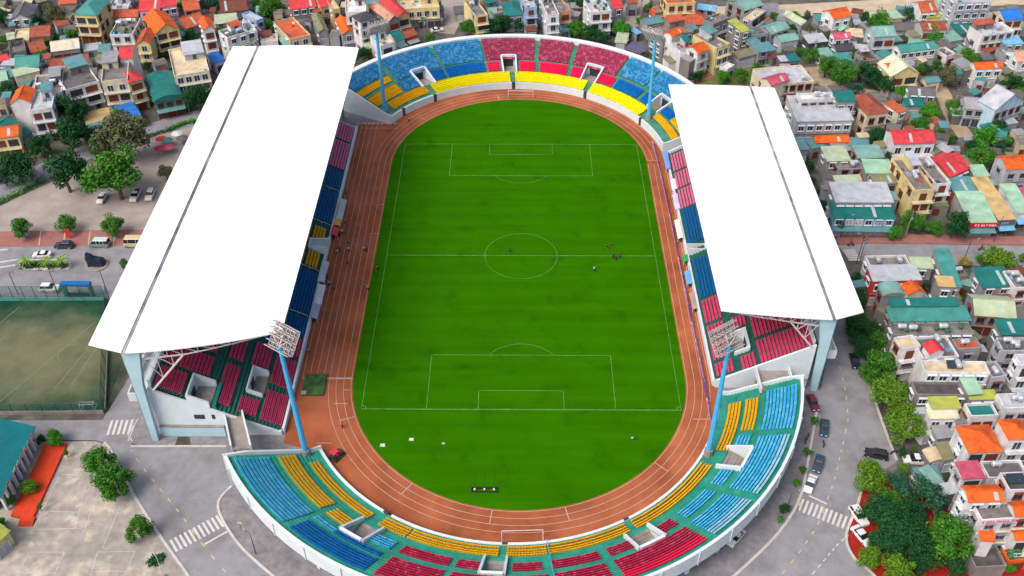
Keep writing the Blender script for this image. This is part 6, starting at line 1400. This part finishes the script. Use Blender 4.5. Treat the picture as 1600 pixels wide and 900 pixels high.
# ---------------------------------------------------------------- sideline furniture
def shelter(px, py, label, ln, c, hexc='#c4ccd2', h=1.9, dx=1.1):
    p = at(px, py, .15); root = thing('team_shelter', label, 'shelter', (p.x, p.y, .15), 0, 'shelters along the track')
    b = MB(); n = 6
    for i in range(n):
        a0, a1 = math.pi/2*i/n, math.pi/2*(i+1)/n; q = lambda a: (c*dx*(-1+math.sin(a)*1.4), h*math.cos(a))
        x0, z0 = q(a0); x1, z1 = q(a1); x0, z0, x1, z1 = (c*dx*(-.7+1.5*i/n), h-.5*(i/n)**2, c*dx*(-.7+1.5*(i+1)/n), h-.5*((i+1)/n)**2)
        b.face([(x0, -ln/2, z0), (x1, -ln/2, z1), (x1, ln/2, z1), (x0, ln/2, z0)]); b.face([(x0, -ln/2, z0-.05), (x0, ln/2, z0-.05), (x1, ln/2, z1-.05), (x1, -ln/2, z1-.05)])
    b.face([(-.7*c*dx, -ln/2, 0), (-.7*c*dx, ln/2, 0), (-.7*c*dx, ln/2, h), (-.7*c*dx, -ln/2, h)])
    b.build('shell', mat('shelter_'+hexc[1:], hexc, rough=.4, var=.1), root)
    b = MB(); b.box(min(-.5*c*dx, 0), max(-.5*c*dx, 0), -ln/2+.2, ln/2-.2, .35, .5); 
    for y in (-ln/2+.3, 0, ln/2-.3): b.bar((-.2*c*dx, y, 0), (-.2*c*dx, y, .4), .05)
    b.build('bench', M['darkmet'], root)
    b = MB()
    for y in (-ln/2, ln/2): b.bar((.75*c*dx, y, 0), (.75*c*dx, y, h-.45), .05); b.bar((-.7*c*dx, y, 0), (-.7*c*dx, y, h), .05)
    b.build('frame', M['steel'], root)
shelter(534, 335, 'grey shelter against the left wall beside the navy seats', 9, 1); shelter(506, 432, 'grey shelter against the left wall below the yellow seats', 8, 1); shelter(501, 468, 'white cloth shelter against the left wall, lowest but one', 7, 1, '#e6e2ea'); shelter(495, 490, 'pale grey shelter lowest on the left wall', 7, 1, '#a9b6c4')
shelter(529, 353, 'amber tent by the left wall', 4, 1, '#f0b428'); shelter(524, 369, 'scarlet tent by the left wall', 3.5, 1, '#ee3548')
shelter(1041, 258, 'white and blue canopy by the right wall at the far end', 9, -1, '#7d9ee6', 2, .9); shelter(1052, 295, 'white sheet shelter by the right wall', 5, -1, '#e4e6f0', 1.8, .9); shelter(1056, 322, 'lilac cloth shelter by the right wall', 7, -1, '#d8cdf2', 1.8, .9); shelter(1060, 365, 'large white tarpaulin shelter by the right wall', 8, -1, '#f0f0f6', 1.8, .9)
shelter(1070, 411, 'bright green box shelter below the right tunnel', 2.6, -1, '#2fae62', 1.8, .8); shelter(1075, 440, 'light blue sheet shelter by the right wall', 5, -1, '#6fb4e4', 1.6, .9); shelter(1083, 476, 'brown and white sheet shelter by the right wall', 6, -1, '#b49a92', 1.5, .8)
# advertising boards on the right of the track
bp, bw, bv = mat('board_lilac', '#c99be6', rough=.5, var=.25, scale=.8, hex2='#f0e2f6', thr=(.48, .58)), mat('board_pink', '#f07ab8', rough=.5, var=.1), mat('board_violet', '#6a3fb0', rough=.5, var=.15)
pb = [(39.0, 52.6), (39.4, 40), (39.7, 27), (39.8, 16), (39.9, 4), (40.0, -9), (40.1, -20), (40.2, -31), (40.3, -43), (40.0, -56)]
ys = [52.6-6.03*i for i in range(19)]
XB = lambda y: ip(-y, [-q[1] for q in pb], [q[0] for q in pb])
ORD = 'first second third fourth fifth sixth seventh eighth ninth tenth eleventh twelfth thirteenth fourteenth fifteenth sixteenth seventeenth eighteenth'.split()
for i in range(18):
    if i == 11: pass
    y0, y1 = ys[i], ys[i+1]+.12; x0, x1 = XB(y0), XB(y1); root = thing('advertising_board', f'lilac advertising board on the right of the track, {ORD[i]} from the far end', 'advertising board', ((x0+x1)/2, (y0+y1)/2, .15), math.atan2(y0-y1, x0-x1), 'lilac boards beside the track')
    ln = math.hypot(x0-x1, y0-y1)/2; b = MB(); b.hexa([(-ln, -.04, .05), (ln, -.04, .05), (ln, .04, .05), (-ln, .04, .05)], [(-ln, .42, .9), (ln, .42, .9), (ln, .5, .9), (-ln, .5, .9)]); b.build('panel', bp, root)
    b = MB(); b.box(-ln, ln, .4, .56, .903, 1.0); b.build('top_rail', bw if i in (1, 4, 5) else (bv if i in (8, 12, 16) else bp), root)
    b = MB()
    for x in (-ln*.8, ln*.8): b.bar((x, -.45, 0), (x, -.02, .7), .04); b.bar((x, -.45, 0), (x, -.02, .05), .04)
    b.build('stand', M['darkmet'], root)
# goals on the track
def goal(label, p0, p1, back, h=2.44):
    a, d = at(*p0, .15), at(*p1, .15); m = (a+d)/2; root = thing('goal_frame', label, 'goal', (m.x, m.y, .15), math.atan2(d.y-a.y, d.x-a.x), 'portable goals'); ln = (d-a).length/2
    b = MB(); b.bar((-ln, 0, 0), (-ln, 0, h), .09); b.bar((ln, 0, 0), (ln, 0, h), .09); b.bar((-ln, 0, h), (ln, 0, h), .09); b.build('post', M['steel'], root)
    b = MB(); k = back
    for s in (-1, 1): b.bar((s*ln, 0, h), (s*ln, k*.9, h), .04); b.bar((s*ln, k*.9, h), (s*ln, k*1.9, 0), .04); b.bar((s*ln, 0, 0), (s*ln, k*1.9, 0), .04)
    b.bar((-ln, k*1.9, 0), (ln, k*1.9, 0), .04); b.build('stanchion', M['steel'], root)
    b = MB()
    for i in range(25): x = -ln+2*ln*i/24; b.bar((x, k*.9, h), (x, k*1.9, 0), .012, 0, 3)
    for i in range(9): t = i/8; b.bar((-ln, k*(.9+t), h*(1-t)), (ln, k*(.9+t), h*(1-t)), .012, 0, 3)
    if back == 1 and h < 2.2: b.build('net', M['steel'], root)
goal('white goal frame pushed against the near stand wall', (784, 842), (848, 840), -1); goal('white goal frame standing on the far track bend', (794, 152), (833, 153), 1); goal('small white goal at the near end of the training turf', (127, 643), (148, 642), 1, 2)
# loose things on the grass
p = at(757, 766, .16); root = thing('training_frame', 'long dark frame with three white knobs lying on the near grass', 'training frame', (p.x, p.y, .16)); b = MB()
for y in (-.45, .45): b.box(-2.6, 2.6, y-.09, y+.09, .02, .3)
for x in (-2.6, 0, 2.5): b.box(x-.05, x+.1, -.36, .36, .02, .25)
b.build('frame', mat('dark_green_metal', '#24301c', var=.15), root)
b = MB()
for x in (-1.9, .0, 1.9): b.bar((x, .5, .04), (x-.1, 5.4, .04), .012)
b.build('rope', mat('dark_green_metal', '#24301c'), root)
for x in (-1.9, .0, 1.9): b = MB(); b.lathe([(.05, 0), (.2, .1), (.24, .3), (.15, .48), (.03, .52)], 8, 0, (x, 0, .05)); b.build('knob', M['light'], root)
def sack(px, py, label, hexc, s, name='equipment_bag'):
    p = at(px, py, .16); b = MB(); n = 8
    b.hexa([(-.62*s, -.5*s, 0), (.62*s, -.45*s, 0), (.6*s, .5*s, 0), (-.6*s, .45*s, 0)], [(-.5*s, -.4*s, .42*s), (.52*s, -.36*s, .36*s), (.5*s, .4*s, .4*s), (-.52*s, .36*s, .34*s)]); o = b.build(name, mat('bag_'+hexc[1:], hexc, var=.1, scale=2)); o.location = (p.x, p.y, .155); o.scale = (1.2, .9, 1); tag(o, label, 'bag')
sack(598, 696, 'pale bag on the near left grass, leftmost of three', '#eef0d8', .75); sack(643, 687, 'pale bag on the near grass, middle of three', '#eef0d8', .7); sack(693, 693, 'small grey bag on the near grass, rightmost of three', '#b4c4ae', .5); sack(992, 686, 'dark bag with white top on the near right grass', '#3c443c', .6); sack(988, 684, 'white cloth beside the dark bag on the near right grass', '#e2e6e2', .35)
sack(621, 536*1.0, 'yellow marker bag at the left grass edge', '#e0c848', .4) if False else None
p = at(492, 603, .16); root = thing('landing_mat', 'dark green mottled landing mat beside the left track', 'mat', (p.x, p.y, .15)); b = MB(); b.box(-2.5, 2.3, -3.0, 3.2, 0, .5); b.build('cushion', mat('mat_green', '#2c5a28', var=.35, scale=1.2, hex2='#4a6a3a'), root); b = MB(); b.box(-2.52, -1.4, -3.02, -1.9, .502, .56); b.build('cover_patch', M['conc'], root)
p = at(527, 713, .16); root = thing('ride_on_mower', 'red topped ride on mower by the near left track bend', 'mower', (p.x, p.y, .16), R(55)); b = MB(); b.hexa([(-.4, -.5, .35), (1.1, -.45, .35), (1.1, .45, .35), (-.4, .5, .35)], [(-.2, -.42, .95), (1.0, -.35, .85), (1.0, .35, .85), (-.2, .42, .95)]); b.build('body', wmat('red'), root)
b = MB(); b.box(-1.3, -.4, -.6, .6, .35, .6); b.box(-1.2, -.5, -.35, .35, .6, .8); b.box(-1.35, -1.2, -.35, .35, .6, 1.3); b.build('seat', M['darkmet'], root)
b = MB(); b.box(-1.5, 1.6, -1.1, 1.1, .12, .3); b.build('cutting_deck', M['dark'], root)
b = MB(); b.box(-1.4, .1, -.7, .7, 2.0, 2.1)
b.build('sun_roof', wmat('red'), root); b = MB()
for x in (-1.35, .05):
    for y in (-.6, .6): b.bar((x, y, .5), (x, y, 2.0), .04)
b.build('roof_post', M['darkmet'], root)
for x in (-1, .8):
    for y in (-.75, .75):
        b = MB(); b.bar((x, y-.14, .38), (x, y+.14, .38), .38, 0, 12); b.build('wheel', M['rubber'], root)
def utility_pole(px, py, label, px2=None):
    p = at(px, py, 0); root = thing('utility_pole', label, 'utility pole', (p.x, p.y, 0), .3, 'utility poles in the lanes'); b = MB(); b.bar((0, 0, 0), (0, 0, 8.5), .16, 0, 8, .1); b.build('pole', M['conc'], root); b = MB(); b.box(-.9, .9, -.06, .06, 7.6, 7.75); b.box(-.7, .7, -.06, .06, 6.8, 6.95); b.build('crossarm', M['darkmet'], root)
    b = MB(); b.lathe([(.28, 5.6), (.3, 6.4), (.1, 6.5)], 8, 0, (.35, 0, 0)); b.build('transformer', M['gutter'], root)
for px, py, lb in ((669, 50, 'grey utility pole in the yard behind the far left mast'), (664, 62, 'grey utility pole just behind the far stand wall by the twin shop roof'), (1343, 409, 'leaning dark utility pole near the zebra crossing of the cross road'), (1414, 371, 'utility pole between the street trees and the cream corner building'), (1268, 98, 'utility pole on the dirt lane at the upper right'), (1486, 178, 'utility pole on the dirt lane below the brown tree'), (160, 232, 'utility pole on the upper left road'), (296, 176, 'utility pole on the upper left road before the round roofed workshop'), (1408, 700, 'utility pole at the side street corner'), (1000, 26, 'utility pole on the lane below the yellow villa')): utility_pole(px, py, lb)
# flag pole, street lamps, fence, gate, monument, parasols
def lamp(px, py, label, h=7.0, arm=1.4, az=0.0, group='street lamps'):
    p = at(px, py, 0); root = thing('street_lamp', label, 'street lamp', (p.x, p.y, 0), az, group); b = MB(); b.bar((0, 0, 0), (0, 0, h), .11, 0, 8, .07); b.bar((0, 0, h), (arm, 0, h+.35), .05); b.build('pole', M['darkmet'], root); b = MB(); b.hexa([(arm-.1, -.14, h+.25), (arm+.6, -.12, h+.35), (arm+.6, .12, h+.35), (arm-.1, .14, h+.25)], [(arm-.1, -.14, h+.4), (arm+.6, -.1, h+.46), (arm+.6, .1, h+.46), (arm-.1, .14, h+.4)]); b.build('lamp_head', M['gutter'], root)
lamp(29, 461, 'leftmost street lamp on the left road by the training turf'); lamp(91, 459, 'street lamp left of the blue topped gate'); lamp(168, 458, 'street lamp right of the blue topped gate'); lamp(400, 866, 'street lamp on the pavement below the near left stand', 6, 1.4, 2.5); lamp(1228, 802, 'street lamp beside the zebra crossing on the right', 6, 1.4, .3); lamp(1313, 371, 'street lamp on the shop pavement near the right roof'); lamp(1338, 412, 'tall street lamp south of the cross road', 9, 1.2, 3); lamp(1505, 409, 'street lamp on the cross road by the yellowish tree', 7); lamp(1552, 378, 'white street lamp before the mint roofed shop', 7, 1.0, 1)
p = at(257, 902, .1); root = thing('flag_pole', 'white flag pole by the round bush in the school yard', 'flag pole', (p.x, p.y, .12)); b = MB(); b.bar((0, 0, 0), (0, 0, 8.5), .09, 0, 8, .05); b.build('pole', M['steel'], root); b = MB(); b.lathe([(.5, 0), (.5, .25), (.12, .3)], 10); b.build('base', M['conc'], root)
p = at(23, 851, .1); root = thing('flag_pole', 'white pole beside the small yellow house at lower left', 'flag pole', (p.x, p.y, .12)); b = MB(); b.bar((0, 0, 0), (0, 0, 6), .09, 0, 8, .05); b.build('pole', M['steel'], root); b = MB(); b.lathe([(.4, 0), (.4, .2), (.1, .25)], 10); b.build('base', M['conc'], root)
nm = mat('net_green', '#1f6a58', rough=.8, var=.1)
nd = nm.node_tree; tr_ = nd.nodes.new('ShaderNodeBsdfTransparent'); mxs = nd.nodes.new('ShaderNodeMixShader'); mxs.inputs[0].default_value = .38
nd.links.new(tr_.outputs[0], mxs.inputs[1]); nd.links.new(nd.nodes['Principled BSDF'].outputs[0], mxs.inputs[2]); nd.links.new(mxs.outputs[0], nd.nodes['Material Output'].inputs[0])
def net_fence(label, p0, p1, n, h, low=.0):
    a, d = at(*p0), at(*p1); root = thing('net_fence', label, 'fence', (a.x, a.y, 0), math.atan2(d.y-a.y, d.x-a.x), 'net fences round the training turf'); ln = (d-a).length; b = MB()
    for i in range(n+1):
        b = MB(); b.bar((ln*i/n, 0, 0), (ln*i/n, 0, h), .07); b.build('post', M['darkmet'], root)
    b = MB(); b.face([(0, 0, 1.2), (ln, 0, 1.2), (ln, 0, h), (0, 0, h)]); b.build('net', nm, root)
    b = MB(); b.bar((0, 0, h), (ln, 0, h), .05); b.bar((0, 0, 1.2), (ln, 0, 1.2), .05); b.build('rail', M['darkmet'], root)
    b = MB(); b.box(0, ln, -.12, .12, 0, .9); b.build('base_wall', wmat('teal') if low else wmat('conc'), root)
net_fence('long net fence between the left road and the training turf', (-120, 471), (165, 469), 16, 4.5, 1); net_fence('net fence on the right side of the training turf', (172, 470), (165, 644), 8, 5); net_fence('net fence along the near side of the training turf', (-120, 649), (163, 646), 12, 3.2)
p = at(126, 465); root = thing('gate_shelter', 'blue topped gate on the left road', 'gate', (p.x, p.y, 0)); b = MB(); b.box(-3.6, 3.6, -.7, .7, 4.0, 4.7); b.build('fascia', mat('gate_blue', '#1470b8', rough=.5, var=.08), root)
for x in (-3.2, 3.2):
    for y in (-.5, .5): b = MB(); b.box(x-.2, x+.2, y-.2, y+.2, 0, 4); b.build('post', wmat('blugrn'), root)
b = MB(); b.box(-3.0, 3.0, -.05, .05, .1, 1.6); b.build('gate_leaf', M['darkmet'], root)
p = at(151, 414); root = thing('stone_monument', 'dark blue black stone monument standing on the left road plaza', 'monument', (p.x, p.y, .03), .2); b = MB(); rd = random.Random(4)
b.hexa([(-1.9, -.9, .25), (.3, -1.0, .25), (.3, .9, .25), (-1.9, .8, .25)], [(-1.7, -.6, 4.2), (-.5, -.7, 3.4), (-.4, .5, 3.3), (-1.5, .6, 3.9)]); b.hexa([(-1.8, -.8, .26), (-.3, -.8, .26), (-.3, .7, .26), (-1.8, .7, .26)], [(-2.0, -.7, 3.0), (-.6, -1.0, 2.6), (-.5, .8, 2.7), (-1.9, .7, 3.1)]); b.build('upright_stone', mat('dark_stone', '#2c3644', rough=.5, var=.25, scale=1.2), root)
b = MB(); b.hexa([(-.4, -1.3, .25), (2.2, -1.1, .25), (2.3, 1.0, .25), (-.3, 1.2, .25)], [(-.5, -1.0, 2.7), (1.9, -.9, 1.9), (2.0, .6, 1.7), (-.4, .9, 2.5)]); b.hexa([(.4, -1.5, .26), (1.8, -1.4, .26), (1.9, .6, .26), (.5, .7, .26)], [(.5, -1.2, 2.2), (1.5, -1.2, 2.3), (1.6, .3, 2.2), (.6, .4, 2.4)]); b.build('low_stone', MATS['dark_stone'], root); b = MB(); b.lathe([(3.0, 0), (3.0, .22), (2.7, .25)], 14); b.build('plinth', M['conc'], root)
def parasol(px, py, c, label):
    p = at(px, py, 2.2); root = thing('parasol', label, 'parasol', (p.x, p.y, .03), 0, 'parasols by the upper car park'); b = MB(); b.bar((0, 0, 0), (0, 0, 2.5), .04); b.build('pole', M['steel'], root); b = MB(); b.lathe([(1.7, 2.05), (.9, 2.45), (.05, 2.7)], 8); b.build('canopy', wmat(c), root)
parasol(261, 218, 'teal', 'teal parasol by the upper car park'); parasol(284, 215, 'dgrey', 'grey parasol nearest the big roof'); parasol(251, 216, 'red', 'red parasol left of the teal one'); parasol(249, 231, 'red', 'red parasol in front of the teal one'); parasol(263, 229, 'pink', 'pink parasol below the teal one'); parasol(276, 208, 'white', 'white parasol at the hedge')
def standing_sign(px, py, c, label, h=2.2):
    p = at(px, py, 0); root = thing('banner_sign', label, 'banner', (p.x, p.y, .12), .15, 'banners on the red pavement'); b = MB(); b.bar((-.6, 0, 0), (-.6, 0, h), .05); b.bar((.6, 0, 0), (.6, 0, h), .05); b.build('frame', M['darkmet'], root); b = MB(); b.hexa([(-.6, -.05, .4), (.6, -.05, .4), (.6, .05, .4), (-.6, .05, .4)], [(-.6, -.05, h), (.6, -.05, h), (.6, .05, h), (-.6, .05, h)]); b.build('cloth', wmat(c), root)
standing_sign(41, 372, 'bluew', 'pale blue banner under the leftmost pavement tree'); standing_sign(109, 373, 'red', 'red banner under the middle pavement tree', 3); standing_sign(180, 372, 'teal', 'teal banner under the right pavement tree')
def bike(px, py, c, label, rz):
    p = at(px, py, .14); root = thing('motorbike', label, 'motorbike', (p.x, p.y, .14), rz, 'motorbikes on the roads')
    for x in (-.62, .62):
        b = MB(); b.bar((x, -.06, .3), (x, .06, .3), .3, 0, 12); b.build('wheel', M['rubber'], root)
    b = MB(); b.hexa([(-.7, -.14, .45), (.45, -.12, .4), (.45, .12, .4), (-.7, .14, .45)], [(-.75, -.12, .72), (.3, -.1, .62), (.3, .1, .62), (-.75, .12, .72)]); b.bar((.62, 0, .3), (.42, 0, 1.0), .07); b.build('body', wmat(c), root)
    b = MB(); b.box(-.6, .15, -.14, .14, .722, .8); b.build('saddle', M['dark'], root); b = MB(); b.bar((.42, -.33, 1.02), (.42, .33, 1.02), .03); b.build('handlebar', M['darkmet'], root)
    return p
for px, py, c, sh, lb, rz in ((1329, 384, 'red', '#8a3040', 'motorbike on the cross road nearest the right roof', 0), (1533, 391, 'dgrey', '#a03a48', 'motorbike on the cross road near the bright street tree', .1), (1286, 695, 'dgrey', None, 'dark motorbike at the kerb between two parked cars', 1.4), (1262, 683, 'red', None, 'red motorbike on the pavement by the near stand', 1.2), (1258, 690, 'dgrey', None, 'grey motorbike on the pavement beside the red one', 1.3), (1396, 708, 'dgrey', None, 'dark motorbike behind the black turning car', .4)):
    p = bike(px, py, c, lb, rz)
    if sh: person(px, py-1.5, ('rider in red on the motorbike nearest the right roof' if px < 1400 else 'rider in dark red on the far right motorbike'), 'stand', sh, K_, False, rz-math.pi/2, 'motorbike riders'); 
p = at(1246, 799, .1); root = thing('traffic_sign', 'yellow traffic sign standing in the shrubs by the right crossing', 'sign', (p.x, p.y, .1)); b = MB(); b.bar((0, 0, 0), (0, 0, 2.4), .05); b.build('pole', M['darkmet'], root); b = MB(); b.box(-.45, .45, -.05, .0, 1.9, 2.6); b.build('plate', wmat('yellow'), root)
p = at(377, 827, .1); root = thing('traffic_sign', 'small yellow traffic sign on the pavement by the left crossing', 'sign', (p.x, p.y, .1)); b = MB(); b.bar((0, 0, 0), (0, 0, 2.2), .05); b.build('pole', M['darkmet'], root); b = MB(); b.box(-.4, .4, -.05, .0, 1.7, 2.3); b.build('plate', wmat('yellow'), root)
